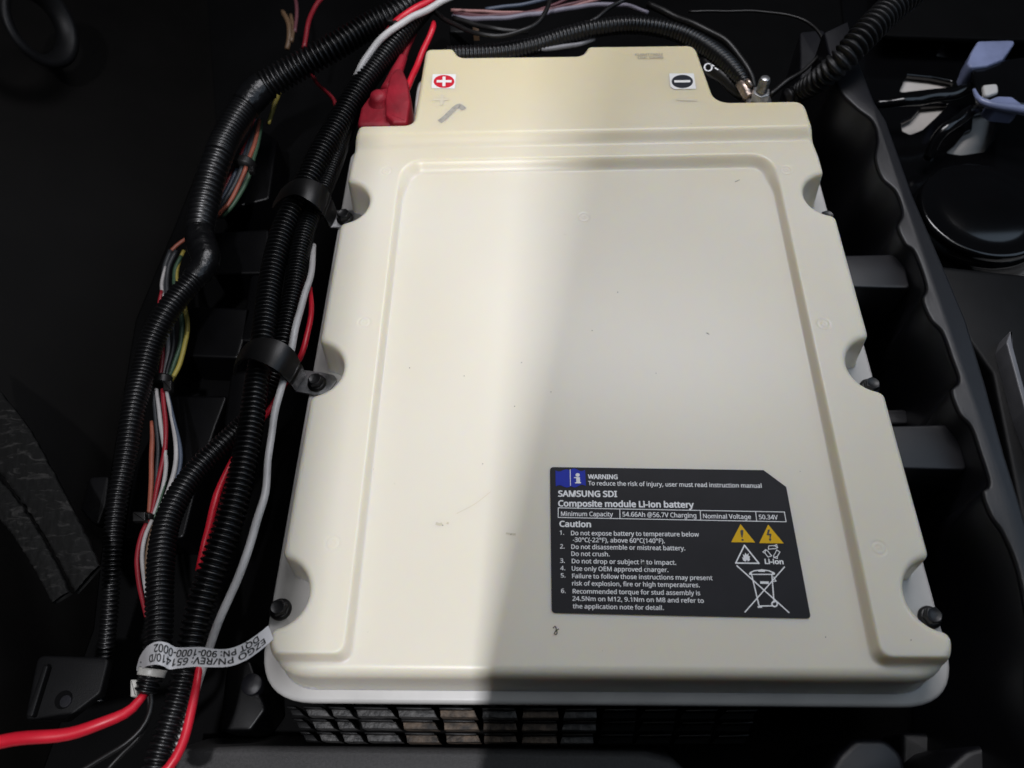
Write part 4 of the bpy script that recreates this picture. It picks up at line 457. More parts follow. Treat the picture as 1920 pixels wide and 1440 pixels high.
"a": [79,[3,21,4,13,6,32,7,7,11,2,11,71,13,41,17,-2,17,56,19,75,22,21,23,-4,23,17,23,26,24,60,25,14,26,29,26,46,26,77,28,12,29,62,30,-5,33,12,33,32,33,79,34,63,36,-4,40,63,40,79,41,13,42,-3,42,48,44,33,45,62,46,-1,47,16,49,60,50,22,51,1,51,57,52,30,52,33,52,48,52,50,53,8,53,78,54,5,56,-3,57,8,63,73,69,64,70,-3,70,51],[24,45,28,18,45,24,18,49,45,9,49,18,5,49,9,5,50,49,8,14,5,14,20,5,20,25,5,25,27,5,27,50,5,27,33,50,33,52,50,36,52,33,39,52,36,43,52,39,43,51,52,42,51,43,31,41,42,41,51,42,17,41,31,6,41,17,2,41,6,2,32,41,40,51,41,2,23,32,0,23,2,0,16,23,37,51,40,0,13,16,0,10,13,35,51,37,1,10,0,1,12,10,1,15,12,29,48,35,48,51,35,1,19,15,3,19,1,22,48,29,3,22,19,3,44,22,44,48,22,3,38,44,38,47,44,46,51,48,4,38,3,38,51,46,7,38,4,7,34,38,47,51,38,7,30,34,11,30,7,11,26,30,21,26,11]],
"b": [86,[9,-3,9,110,23,-3,23,6,23,68,26,3,26,6,26,72,27,38,27,68,27,71,27,76,27,81,27,110,28,26,28,46,29,53,31,18,31,57,32,-1,32,76,35,60,37,14,39,-4,39,62,39,79,45,63,46,12,48,-5,48,80,53,14,53,61,57,-3,58,18,58,57,61,26,61,49,61,77,63,38,65,0,72,6,72,69,77,15,79,55,81,25,82,38],[0,13,1,0,4,13,4,12,13,4,11,12,25,37,29,20,37,25,20,41,37,7,41,20,4,7,11,7,10,11,10,41,7,9,41,10,9,43,41,0,9,4,0,16,9,16,18,9,18,21,9,21,24,9,24,26,9,26,31,9,31,43,9,34,43,31,36,43,34,36,45,43,0,15,16,38,45,36,0,8,15,35,45,38,35,44,45,0,14,8,33,44,35,0,17,14,33,42,44,30,42,33,0,3,17,3,22,17,30,40,42,3,27,22,27,40,30,3,6,27,6,40,27,0,5,3,2,5,6,5,40,6,5,39,40,0,2,5,19,39,5,19,32,39,23,32,19,23,28,32]],
"d": [86,[5,37,7,20,7,55,14,6,14,69,24,37,25,-2,25,26,25,48,25,77,28,18,28,57,33,14,33,61,38,-5,38,80,40,63,41,12,45,-4,45,79,49,13,49,61,50,-3,50,78,54,-1,54,76,55,17,55,57,58,2,58,24,58,49,58,74,59,35,59,37,59,67,59,69,59,71,59,74,59,76,59,110,60,7,62,-3,62,5,62,71,63,7,63,69,77,-3,77,110],[38,47,39,38,45,47,45,46,47,9,19,15,9,23,19,9,25,23,4,25,9,37,43,38,43,45,38,4,31,25,36,43,37,4,36,31,36,43,31,4,34,36,2,13,4,13,34,4,34,45,35,34,46,45,13,16,34,16,21,34,21,27,34,27,30,34,30,46,34,2,11,13,2,8,11,0,8,2,33,46,30,0,5,8,1,5,0,1,7,5,32,46,33,29,46,32,1,10,7,26,46,29,3,10,1,3,12,10,20,44,26,44,46,26,3,17,12,17,44,20,3,40,17,40,44,17,3,28,40,28,41,40,42,46,44,6,28,3,28,46,42,6,24,28,41,46,28,6,22,24,14,22,6,14,18,22]],
"e": [79,[5,37,6,25,6,49,9,14,9,59,14,68,15,6,22,74,23,0,24,32,25,25,25,48,26,53,29,18,29,59,31,78,33,-3,34,62,36,14,41,63,41,80,44,-5,45,12,46,63,49,61,51,-4,51,13,51,78,52,58,54,55,55,50,56,14,56,48,58,-3,59,75,62,15,64,-2,66,69,71,62,72,1,72,19,74,53,75,32,75,43],[15,27,20,15,34,27,7,34,15,7,37,34,5,37,7,5,38,37,4,19,5,19,38,5,4,17,19,23,38,19,24,38,23,4,14,17,24,41,38,28,41,24,2,14,4,2,12,14,29,41,28,30,41,29,30,43,41,2,11,12,32,43,30,0,11,2,0,32,11,0,43,32,0,42,43,1,9,0,9,42,0,1,10,9,1,13,10,3,13,1,35,39,40,3,18,13,31,39,35,6,18,3,6,22,18,26,39,31,22,39,26,6,39,22,8,39,6,8,36,39,16,36,8,16,33,36,16,25,33,21,25,16]],
"i": [36,[8,91,8,95,8,100,9,-3,9,78,11,87,11,104,14,85,14,106,18,84,18,106,22,85,22,106,25,87,25,104,27,-3,27,78,28,91,28,100,29,95],[3,16,4,3,15,16,8,12,10,6,12,8,6,14,12,6,18,14,2,18,6,2,19,18,1,19,2,0,19,1,0,17,19,5,17,0,5,13,17,7,13,5,7,11,13,7,9,11]],
"l": [36,[9,-3,9,110,27,-3,27,110],[0,3,1,0,2,3]],
"m": [131,[9,-3,9,78,23,68,24,78,25,71,26,68,27,-3,27,39,28,47,28,74,29,53,31,57,32,76,34,60,37,78,38,62,42,79,44,63,47,80,48,63,51,61,53,60,55,57,55,79,56,53,57,-3,57,48,63,76,68,72,69,67,71,67,72,72,75,-3,75,41,76,51,79,58,79,76,84,62,86,79,92,63,94,80,98,62,101,60,103,55,104,-3,104,48,106,78,116,72,121,62,123,-3,123,49],[38,46,40,16,23,18,14,23,16,14,27,23,36,46,38,12,27,14,0,3,1,0,2,3,2,4,3,4,5,3,36,47,46,9,27,12,31,47,36,9,28,27,4,28,9,31,48,47,29,30,31,30,48,31,4,30,28,5,30,4,0,5,2,0,10,5,10,11,5,11,13,5,13,15,5,15,30,5,15,17,30,17,39,30,39,48,30,19,39,17,19,37,39,41,48,39,20,37,19,41,50,48,42,50,41,20,35,37,21,35,20,22,35,21,43,50,42,22,34,35,24,34,22,45,50,43,26,34,24,0,8,10,26,33,34,45,49,50,25,33,26,44,49,45,0,7,8,25,32,33,0,6,7]],
"n": [87,[9,-3,9,78,23,68,24,78,25,71,26,68,27,-3,27,39,29,50,29,74,32,57,33,76,37,61,38,78,43,79,46,63,48,80,53,62,57,59,59,55,60,-3,60,48,61,78,71,72,77,63,78,-3,78,49],[14,22,16,13,22,14,11,22,13,0,3,1,0,2,3,2,4,3,4,5,3,11,23,22,9,23,11,4,23,9,4,24,23,5,24,4,0,5,2,0,8,5,8,10,5,10,12,5,12,15,5,15,24,5,17,24,15,17,26,24,18,26,17,19,26,18,21,26,19,0,7,8,21,25,26,20,25,21,0,6,7]],
"o": [85,[5,28,5,38,6,50,7,20,9,60,11,13,15,7,15,69,21,2,22,75,24,30,24,38,25,49,26,23,27,-2,28,18,28,57,32,15,32,78,34,-4,34,61,36,13,42,-5,42,12,42,63,43,80,48,13,48,62,50,-4,53,15,53,60,53,78,57,18,57,57,58,-2,59,23,59,52,61,30,61,38,61,45,62,75,64,2,70,7,70,69,74,13,76,60,78,20,79,50,80,28,80,38],[18,31,25,9,31,18,9,40,31,7,40,9,7,43,40,7,45,43,4,24,7,24,45,7,4,20,24,27,45,24,30,45,27,4,16,20,30,47,45,2,16,4,33,47,30,36,47,33,2,12,16,39,47,36,39,49,47,1,12,2,1,11,12,38,49,39,38,48,49,0,11,1,37,48,38,0,10,11,0,13,10,35,48,37,35,46,48,3,13,0,3,15,13,32,46,35,32,44,46,5,15,3,5,17,15,29,44,32,5,21,17,26,44,29,26,42,44,6,21,5,6,23,21,23,42,26,6,42,23,6,41,42,8,41,6,14,41,8,14,34,41,19,34,14,19,28,34,22,28,19]],
"p": [86,[9,-37,9,78,23,6,23,68,24,4,24,70,25,78,26,68,27,-37,27,-3,27,0,27,4,27,6,27,7,27,38,27,40,28,2,28,30,28,48,28,73,29,23,29,53,31,18,32,-1,32,58,32,76,35,15,35,61,36,-3,36,78,39,13,39,62,42,-4,42,79,45,63,46,12,48,-5,48,80,51,13,53,61,55,15,57,-3,58,19,58,57,61,24,61,49,61,77,62,30,63,38,66,0,72,6,72,69,77,15,79,56,81,25,82,38],[33,46,37,29,46,33,0,3,1,3,6,1,3,5,6,5,7,6,25,46,29,25,51,46,19,51,25,5,51,19,7,51,5,7,53,51,0,7,3,0,18,7,18,21,7,21,24,7,24,27,7,27,31,7,31,34,7,34,53,7,39,53,34,43,53,39,45,53,43,45,55,53,48,55,45,0,15,18,0,14,15,0,17,14,47,55,48,47,54,55,44,54,47,0,2,17,2,20,17,44,52,54,42,52,44,2,22,20,40,52,42,2,26,22,38,52,40,38,50,52,2,30,26,35,50,38,2,35,30,2,13,35,13,50,35,2,11,13,12,50,13,12,49,50,0,4,2,11,12,2,11,49,12,0,16,4,10,16,11,16,49,11,0,10,16,10,23,16,0,9,10,0,8,9]],
"r": [58,[9,-3,9,78,22,64,24,67,25,78,26,64,27,-3,27,40,27,71,28,45,29,49,31,53,31,75,33,56,36,59,36,77,39,61,41,79,43,62,46,62,47,80,48,62,49,80,50,62,52,62,52,79,54,79,57,61,59,78],[17,22,20,17,25,22,17,26,25,17,28,26,15,28,17,0,4,1,0,2,4,2,3,4,3,5,4,15,27,28,12,27,15,8,27,12,3,27,8,5,23,3,23,24,3,24,27,3,0,5,2,0,10,5,10,11,5,11,13,5,13,14,5,14,16,5,16,18,5,18,19,5,19,21,5,21,23,5,0,9,10,0,7,9,0,6,7]],
"s": [67,[4,1,4,19,4,57,5,50,6,67,7,45,11,-2,11,40,13,15,13,74,16,37,17,-3,19,13,22,34,22,55,22,57,23,-4,23,54,23,59,23,78,25,12,25,52,25,61,28,51,28,63,29,31,31,-5,31,12,33,48,34,63,35,80,36,29,38,12,39,46,39,63,40,-4,40,26,42,79,43,14,43,24,44,62,45,17,45,21,45,23,46,20,46,43,48,-2,49,60,49,78,52,40,55,2,55,77,57,37,57,58,60,7,61,32,63,13,63,27,63,73,64,21],[19,37,30,19,48,37,9,48,19,9,51,48,9,58,51,4,58,9,4,34,58,34,40,58,40,47,58,47,53,58,2,24,4,24,29,4,29,34,4,2,22,24,2,18,22,2,15,18,2,14,15,3,14,2,3,17,14,3,21,17,3,23,21,3,28,23,5,28,3,5,33,28,5,45,33,7,45,5,7,49,45,10,49,7,10,52,49,13,52,10,13,55,52,25,55,13,25,57,55,31,57,25,36,57,31,36,59,57,39,59,36,43,59,39,42,59,43,44,59,42,44,56,59,41,56,44,0,8,1,38,56,41,0,12,8,32,56,38,0,20,12,32,54,56,27,54,32,0,27,20,0,54,27,0,50,54,0,46,50,6,46,0,11,46,6,11,35,46,16,35,11,16,26,35]],
"t": [51,[-1,62,-1,73,10,22,10,62,10,79,11,13,13,6,16,95,17,1,23,-2,28,22,28,62,28,78,28,95,29,-4,29,17,31,14,33,12,35,-5,37,12,39,-4,40,12,42,-4,42,12,45,13,46,-3,50,62,50,78,51,-1,51,14],[4,13,7,4,12,13,1,12,4,1,27,12,1,26,27,0,26,1,3,26,0,2,11,3,11,26,3,2,10,11,2,15,10,5,15,2,5,16,15,24,28,29,5,17,16,6,17,5,23,28,24,6,19,17,21,28,23,19,28,21,6,28,19,8,28,6,9,28,8,9,25,28,14,25,9,14,22,25,14,20,22,18,20,14]],
"u": [87,[8,26,8,78,9,17,11,9,16,3,22,-1,27,27,27,78,28,20,30,-4,30,16,34,13,38,-5,40,12,44,-4,47,13,49,-3,52,15,53,-2,55,18,57,22,58,1,59,28,59,36,59,78,60,7,62,-3,62,4,64,7,78,-3,78,78],[0,7,1,0,6,7,23,30,24,23,29,30,22,29,23,20,29,22,0,8,6,2,8,0,19,29,20,2,10,8,17,28,19,28,29,19,3,10,2,3,11,10,15,28,17,3,13,11,13,28,15,3,28,13,4,25,3,25,28,3,27,29,28,4,21,25,21,26,25,21,29,27,5,21,4,5,18,21,26,29,21,9,18,5,9,16,18,9,14,16,12,14,9]],
"y": [71,[-5,78,-2,-35,-2,-19,3,-36,4,-20,5,-36,6,-20,8,-37,8,-20,10,-20,12,-37,13,-20,15,78,16,-19,18,-18,19,-36,20,-15,22,-13,24,-9,26,-34,27,0,31,-30,32,33,34,15,34,17,34,30,35,-24,35,26,36,22,36,23,37,19,38,15,38,16,38,28,39,-18,40,34,42,-12,56,78,76,78],[20,12,0,20,22,12,35,38,37,35,36,38,33,36,35,20,25,22,20,27,25,28,29,33,29,30,33,30,32,33,32,31,33,31,36,33,20,29,27,20,28,29,20,24,28,20,23,24,20,31,23,20,36,31,18,36,20,17,36,18,17,34,36,16,34,17,14,34,16,13,34,14,13,26,34,1,4,2,11,26,13,1,6,4,9,26,11,1,8,6,1,9,8,1,26,9,1,21,26,1,19,21,1,15,19,3,15,1,3,10,15,5,10,3,7,10,5]]}}

def text_geo(s, face='label'):
    """flat mesh of a string: verts (n, 2) with the cap height = 1 and the left edge at 0, faces"""
    V = []; F = []; x = 0; o = 0
    for ch in s:
        adv, pts, tri = GLYPHS[face][ch]
        p = np.array(pts, float).reshape(-1, 2) / 100
        if len(p):
            V.append(p + [x, 0]); F += [tuple(o + t for t in tri[k:k + 3]) for k in range(0, len(tri), 3)]; o += len(p)
        x += adv / 100
    V = np.concatenate(V); V[:, 0] -= V[:, 0].min()
    return V, F

def strip2(pts, w):
    """flat polyline strip in 2-D"""
    p = np.array(pts, float); t = np.gradient(p, axis=0); t /= np.linalg.norm(t, axis=1)[:, None]
    nrm = np.stack([-t[:, 1], t[:, 0]], 1) * w / 2
    n = len(p)
    return np.concatenate([p + nrm, p - nrm]), [(i, i + 1, n + i + 1, n + i) for i in range(n - 1)]

# ================================================================== THE SETTING
def structure(o): o['kind'] = 'structure'; return o

def sheet(name, x0, x1, y0, y1, z, material, n=2):
    return structure(mesh(name, [(x0, y0, z), (x1, y0, z), (x1, y1, z), (x0, y1, z)], [(0, 1, 2, 3)], material))
sheet('ground', -3, 4, -3, 5, -0.42, M['concrete'])

# floor of the battery bay
fl = px_poly([(-500, 1900), (-900, -200), (300, -300), (1560, -300), (1600, 60), (1900, 900), (2300, 1900)], -0.17)
structure(prism('bay_floor', fl, -0.20, -0.17, M['dark']))
# body panel on the left: a plane leaning outwards with a rolled rim at its foot
wl = []
for px, py in ((385, -60), (405, 230), (330, 420), (255, 600), (205, 900), (175, 1180), (60, 1500)): wl.append(P(px, py, -0.168))
wt = []
for px, py in ((-120, -160), (-160, 120), (-260, 400), (-360, 640), (-420, 900), (-420, 1180), (-420, 1500)): wt.append(P(px, py, 0.02))
n = len(wl)
V = np.array(wl + wt); F = [(i, i + 1, n + i + 1, n + i) for i in range(n - 1)]
structure(mesh('side_wall', V, F, M['wall'], smooth=True))
# sheet behind the bay
bw = [P(-300, -40, -0.17), P(1700, -60, -0.17)]
V = [bw[0], bw[1], bw[1] + [0, 0.10, 0.16], bw[0] + [0, 0.10, 0.16]]
structure(mesh('back_wall', V, [(0, 1, 2, 3)], M['dark']))

# raised bars of the floor on the left, with open pockets between them
def bar(pts, z, name='cross_bar', b=0.003, h=0.05, m_=None):
    return structure(prism(name, px_poly(pts, z, 0.006), z - h, z, m_ or M['black'], bevel=b))
bar([(405, 235), (470, 228), (520, 262), (505, 372), (410, 395)], -0.115)
bar([(395, 436), (505, 428), (500, 512), (398, 514)], -0.12)
bar([(470, 514), (500, 512), (486, 640), (448, 640)], -0.12)
bar([(352, 574), (474, 577), (448, 672), (345, 668)], -0.12)
bar([(318, 742), (428, 740), (405, 800), (372, 900), (345, 1010), (232, 1010), (250, 880)], -0.12)
bar([(432, 700), (470, 690), (455, 800), (418, 800)], -0.115)
bar([(425, 1240), (470, 1236), (500, 1330), (470, 1372), (410, 1372)], -0.115)

# front ledge of the bay, rounded, with its end turned down
ledge = px_poly([(330, 1402), (470, 1396, .01), (700, 1398), (1210, 1406, .02), (1262, 1420, .02), (1320, 1475, .02), (1340, 1640), (300, 1640)], -0.108)
structure(prism('front_ledge', ledge, -0.17, -0.108, M['ledge'], bevel=0.006, shift=(0, 0.012)))

# right rim of the tub with its lobed inner edge
inner = [(1545, 60), (1560, 120), (1573, 165), (1605, 200), (1636, 225), (1646, 258), (1642, 295), (1654, 332), (1680, 358), (1693, 398),
         (1684, 424), (1698, 456), (1716, 472), (1738, 535), (1731, 560), (1746, 598), (1768, 622), (1785, 668), (1799, 712), (1785, 732),
         (1800, 775), (1822, 800), (1838, 845), (1856, 905), (1844, 922), (1858, 965), (1882, 1000), (1907, 1060), (1922, 1130), (1930, 1200), (1925, 1280), (1935, 1500)]
outer = [(2050, 1500), (2000, 1250), (1952, 1080), (1915, 950), (1884, 850), (1850, 725), (1812, 600), (1768, 495), (1712, 365), (1662, 225), (1640, 190), (1605, 100), (1590, 40)]
zr = 0.012
inn = [(*P(a, b, zr)[:2],) for a, b in inner]
inn_s = catmull([(x, y, 0) for x, y in inn], 0.0022)[:, :2]
out_w = [tuple(P(a, b, zr)[:2]) for a, b in outer]
rim = np.vstack([inn_s, out_w])
# draft wall: bottom leans in towards the battery, lobes fade with depth
V, F = prism_geo(rim, -0.17, zr, 0.0025, (0, 0))
o = structure(mesh('tub_rim', V, F, M['tub']))
o.data.shade_smooth(); o.data.set_sharp_from_angle(angle=math.radians(50))
# sloping inner wall of the tub below the lobed rim
ring0 = np.column_stack([inn_s, np.full(len(inn_s), zr - 0.004)])
rows = []
for t in np.linspace(0, 1, 9):
    fade = t ** 1.4
    sm = inn_s.copy()
    k = int(1 + 22 * t)
    pad = np.pad(sm, ((k, k), (0, 0)), mode='edge')
    sm = np.stack([np.convolve(pad[:, j], np.ones(2 * k + 1) / (2 * k + 1), 'valid') for j in (0, 1)], 1)
    rows.append(np.column_stack([sm[:, 0] - 0.001 - 0.005 * fade, sm[:, 1] - 0.006 * fade, np.full(len(sm), zr - 0.0025 - 0.166 * t)]))
nn = len(inn_s); V = np.concatenate(rows)
F = [(j * nn + i, j * nn + i + 1, (j + 1) * nn + i + 1, (j + 1) * nn + i) for j in range(len(rows) - 1) for i in range(nn - 1)]
structure(mesh('tub_wall', V, F, M['tub'], smooth=True))
# moulded steps between wall and battery
for pts, z in (([(1575, 478), (1680, 476, .012), (1698, 500, .012), (1708, 541), (1580, 538)], -0.008),
               ([(1640, 798), (1780, 795, .014), (1800, 820, .014), (1815, 882), (1650, 878)], -0.010),
               ([(1640, 768), (1700, 766), (1708, 795), (1640, 796)], -0.075),
               ([(1500, 60), (1545, 55), (1560, 150), (1500, 165)], -0.05)):
    structure(prism('tub_step', px_poly(pts, z, 0.005), z - 0.12, z, M['tub'], bevel=0.002, shift=(0, -0.004)))
# moulded bumps at the near right corner
for pts, z in (([(1540, 1470), (1572, 1415, .012), (1602, 1384, .014), (1662, 1384, .014), (1695, 1415, .014), (1706, 1475)], -0.05),
               ([(1735, 1520), (1772, 1440, .02), (1812, 1405, .02), (1860, 1392, .02), (1908, 1402, .02), (1955, 1440, .02), (1995, 1520)], -0.045),
               ([(1758, 1318, .012), (1818, 1320, .012), (1826, 1385, .012), (1762, 1385, .012)], -0.12),
               ([(1690, 1372), (1800, 1376), (1960, 1376), (1990, 1560), (1690, 1560)], -0.13)):
    structure(prism('tub_bump', px_poly(pts, z, 0.006), z - 0.12, z, M['tub'], bevel=0.005, shift=(0, 0.004)))

# unseen blockers added outside the frame: a panel and an overhead bar, shaping lamp shadows
V, F = prism_geo([(-0.099, -0.345), (0.75, -0.345), (0.75, -0.318), (-0.099, -0.318)], -0.40, 1.50)
structure(mesh('front_light_blocker', V, F, M['dark']))
V, F = prism_geo([(-0.246, -0.45), (-0.191, -0.45), (-0.191, 1.1), (-0.246, 1.1)], 0.74, 0.76)
structure(mesh('overhead_light_blocker', V, F, M['dark']))

# ================================================================== BATTERY
B = empty('battery', (0, 0.1, -0.15), 'cream plastic lithium battery with a dark warning label on its lid', 'battery')

# ---- lid as a fine surface
mm = 0.001
lid_out = round_poly([(-168, 437, 11), (-133, 437, 9), (-125.5, 422, 9), (3, 420, 9), (10, 435, 9), (129, 433, 16), (140.5, 343.5, 15), (229.5, 343, 17),
                      (231.5, 300, 20), (234.5, 270, 30), (241.5, -215.5, 34), (-239, -215.5, 34), (-234, 270, 30), (-231, 300, 20), (-228.5, 320, 15), (-173, 320, 7)], 8)
def poly_sdf(poly, X, Y):
    d = np.full(X.shape, 1e9); inside = np.zeros(X.shape, bool)
    for i in range(len(poly)):
        a = poly[i]; b = poly[(i + 1) % len(poly)]
        e = b - a; wx = X - a[0]; wy = Y - a[1]
        t = np.clip((wx * e[0] + wy * e[1]) / (e @ e + 1e-12), 0, 1)
        d = np.minimum(d, (wx - e[0] * t) ** 2 + (wy - e[1] * t) ** 2)
        c = ((a[1] <= Y) & (b[1] > Y)) | ((b[1] <= Y) & (a[1] > Y))
        if abs(e[1]) > 1e-12:
            inside ^= c & (X < a[0] + e[0] * (Y - a[1]) / e[1])
    d = np.sqrt(d)
    return np.where(inside, -d, d)
def smax(a, b, k):
    h = np.clip(0.5 - 0.5 * (b - a) / k, 0, 1)
    return b * (1 - h) + a * h + k * h * (1 - h)
def ss(x): x = np.clip(x, 0, 1); return x * x * (3 - 2 * x)
G = 0.8
xs = np.arange(-243, 245.5, G); ys = np.arange(-220, 442, G)
X, Y = np.meshgrid(xs, ys)
sd = poly_sdf(lid_out, X, Y)
notches = [(sx, y) for sx in (-1, 1) for y in (220, 33, -156)]
for sx, y in notches:
    cx = -237 + (y + 156) * 0.012 if sx < 0 else 239 - (y + 156) * 0.014
    sd = smax(sd, 22.5 - np.hypot(X - cx, Y - y), 6)
inn_d = -sd
# recess: rounded box, open to the front
def rbox(X, Y, x0, x1, y0, y1, r):
    qx = np.abs(X - (x0 + x1) / 2) - (x1 - x0) / 2 + r; qy = np.abs(Y - (y0 + y1) / 2) - (y1 - y0) / 2 + r
    return np.hypot(np.maximum(qx, 0), np.maximum(qy, 0)) + np.minimum(np.maximum(qx, qy), 0) - r
rb = rbox(X, Y, -181, 188, -400, 275, 24)
wr = 5.5 + 8 * ss((Y - 225) / 35)
rec = 1 - ss(-smax(-rb - wr, -(Y + 203), 9) / wr)
rim_h = 8.5
tier = ss((Y - 288) / 17)
top = rim_h * (1 - rec) + 7.5 * tier
# side wall and its fillet
FLZ = -36.0
rf = 5.5 + 3.5 * ss((-190 - Y) / 12)
wall_w = 3.0
t = np.clip((inn_d - wall_w) / rf, 0, 1)
arc = np.sqrt(np.clip(1 - (1 - t) ** 2, 0, 1))
H = top - FLZ
fr = np.minimum(rf, 0.7 * H)
zz = np.where(inn_d < wall_w, FLZ + (H - fr) * np.clip(inn_d / wall_w, 0, 1), top - fr + fr * arc)
# ejector marks
for px, py in ((725, 324), (1095, 407), (1473, 322), (684, 607), (1543, 610), (625, 1020), (1645, 1030)):
    c = P(px, py, 0.006 if px != 1095 else 0.0)[:2] * 1000
    r = np.hypot(X - c[0], Y - c[1])
    zz += -0.35 * np.exp(-((r - 5.0) / 0.8) ** 2) - 0.22 * np.exp(-((r - 1.6) / 1.0) ** 2)
# very slight sink of the moulding
zz += 0.25 * np.sin(X / 71 + 1) * np.sin(Y / 93) * ss(inn_d / 20)
keep = inn_d > -1.2
ci = keep[:-1, :-1] & keep[1:, :-1] & keep[:-1, 1:] & keep[1:, 1:]
idx = np.full(X.shape, -1)
used = np.zeros(X.shape, bool)
used[:-1, :-1] |= ci; used[1:, :-1] |= ci; used[:-1, 1:] |= ci; used[1:, 1:] |= ci
idx[used] = np.arange(used.sum())
V = np.column_stack([X[used], Y[used], zz[used]]) * mm
j, i = np.nonzero(ci)
F = np.column_stack([idx[j, i], idx[j, i + 1], idx[j + 1, i + 1], idx[j + 1, i]])
def big_mesh(name, V, F, material, parent):
    me = bpy.data.meshes.new(name)
    base = np.array([0, 0.1, FLZ * mm])
    me.vertices.add(len(V)); me.vertices.foreach_set('co', (V - base).astype(np.float32).ravel())
    me.loops.add(F.size); me.loops.foreach_set('vertex_index', F.astype(np.int32).ravel())
    me.polygons.add(len(F)); me.polygons.foreach_set('loop_start', (np.arange(len(F)) * 4).astype(np.int32))
    me.update(calc_edges=True); me.validate()
    me.shade_smooth(); me.materials.append(material)
    o = bpy.data.objects.new(name, me); _link(o, parent, base)
    return o
lid = big_mesh('lid', V, F, M['lid'], B)

# ---- flange the lid is seated on, and the casing under it
fl_poly = round_poly([(-253.5, -224.5, 42), (255.5, -224.5, 42), (246, 356, 20), (150, 356, 10), (147, 440, 16), (-182.5, 452, 16), (-183.5, 340, 8), (-247, 337, 16)], 10) * mm
prism('flange', fl_poly, -0.0430, FLZ * mm - 0.0002, M['flange'], B, bevel=0.003)
case = round_poly([(-226, -205, 22), (226, -205, 22), (224, 330, 14), (-224, 330, 14)], 6) * mm
prism('casing', case, -0.15, -0.0431, M['black'], B, shift=(0, -0.004))

# ---- ribbed front of the casing: every dusty pocket shelf is a piece
rows_px = [(-0.056, 1343, [(548, 571), (578, 619), (625, 662), (671, 740), (748, 819), (826, 894), (904, 970), (979, 1048), (1056, 1119), (1127, 1192), (1200, 1266), (1274, 1340), (1348, 1412)]),
           (-0.076, 1366, [(560, 584), (591, 627), (636, 667), (680, 749), (757, 821), (833, 898), (906, 970), (978, 1046), (1053, 1118), (1125, 1190), (1196, 1262), (1268, 1334), (1340, 1404)]),
           (-0.096, 1390, [(573, 597), (603, 637), (646, 683), (690, 753), (763, 824), (837, 901), (907, 970), (978, 1045), (1050, 1113), (1120, 1186), (1190, 1256), (1262, 1328), (1334, 1396)])]
for z, yb, spans in rows_px:
    for a, b in spans:
        j1, j2 = random.uniform(-1, 1), random.uniform(-1, 1)
        lean = (a - 975) * 0.018
        yy = yb + (a - 600) * 0.008
        quad = [P(a, yy + j1, z)[:2], P(b, yy + j2, z)[:2], P(b + lean - 2, yy - 13, z)[:2], P(a + lean + 2, yy - 13, z)[:2]]
        prism('rib_shelf', quad, z - 0.018, z + random.uniform(-.0006, .0006), (M['dust_brown'] if 750 < a < 1000 and random.random() < .75 else M['dust']) if 575 < a < 1110 and (yb, a) != (1366, 560) else (M['bracket'] if a < 1110 else M['dark']), B, bevel=0.0009)  # shelves on the right take a near-black colour for the shade there
        # recessed plate behind the shelf, standing
        q2 = [P(a + lean * 1.1 + 2, yy - 12.5, z)[:2], P(b + lean - 3, yy - 12.5, z)[:2], P(b + lean * 1.6 - 3, yy - 18, z)[:2], P(a + lean * 1.6 + 2, yy - 18, z)[:2]]
        prism('rib_back', q2, z - 0.016, z + 0.005, M['black'], B, bevel=0.0008)

# ---- bolts in the notches
def hex_bolt(c, r, parent, rot):
    e = prism('bolt', [(c[0] + r * math.cos(a), c[1] + r * math.sin(a)) for a in np.arange(6) * math.pi / 3 + rot], c[2] + 0.0005, c[2] + 0.0088, M['bolt'], parent, bevel=0.0011)
    V, F = lathe_geo([(r * 1.3, 0), (r * 1.3, 0.0010), (r * 1.1, 0.0026), (r * 0.9, 0.003)], c, 28)
    mesh('bolt_flange', V, F, M['bolt'], e, True)
    V, F = lathe_geo([(r * 0.80, 0), (r * 0.80, 0.0003), (r * 0.74, 0.0003), (r * 0.70, 0.0001), (r * 0.1, 0.0001)], np.array(c) + [0, 0, 0.0088], 24)
    mesh('bolt_crown', V, F, M['bolt'], e, True)
    return e
for (px, py), zc, rot in (((645, 404), -0.0335, .2), ((592, 714), -0.0335, .1), ((523, 1140), -0.0360, .35), ((1550, 408), -0.0360, .2), ((1634, 722), -0.0360, .4), ((1748, 1155), -0.0360, .1)):
    c = P(px, py, zc + 0.005); c[2] = zc
    hex_bolt(c, 0.0066, B, rot)

# ---- stickers on the tier, ink marks
ZT = 0.01625
def flat_px(name, pts, z, material, parent, r=0.0, t=0.0003):
    return prism(name, px_poly(pts, z, r), z - t, z, material, parent)
def disc_px(cx, cy, w, h, z, n=32):
    return [tuple(P(cx + w / 2 * math.cos(a), cy + h / 2 * math.sin(a), z)[:2]) for a in np.linspace(0, 2 * math.pi, n, endpoint=False)]
st = flat_px('plus_sticker', [(811, 139), (855, 139), (853, 166), (809, 165)], ZT + .0003, M['sticker'], B, .0012)
prism('red_disc', disc_px(832.5, 152.5, 39, 24, ZT + .0006), ZT + .0003, ZT + .0006, M['red_print'], st)
vs = []
for q in ([(819, 150), (847, 150), (846.5, 154.5), (818.5, 154.5)], [(829.8, 143.5), (835.4, 143.5), (835, 161.5), (829.4, 161.5)]):
    dz = 0.0008 if not vs else 0.0009
    vs.append(([P(a, b, ZT + dz) for a, b in q][::-1], [(0, 1, 2, 3)]))
V, F = join(vs); mesh('plus_sign', V, F, M['sticker'], st)
st = flat_px('minus_sticker', [(1254.5, 137.5), (1301, 137.5), (1305, 166.5), (1264, 167), (1257, 162)], ZT + .0003, M['sticker'], B, .0012)
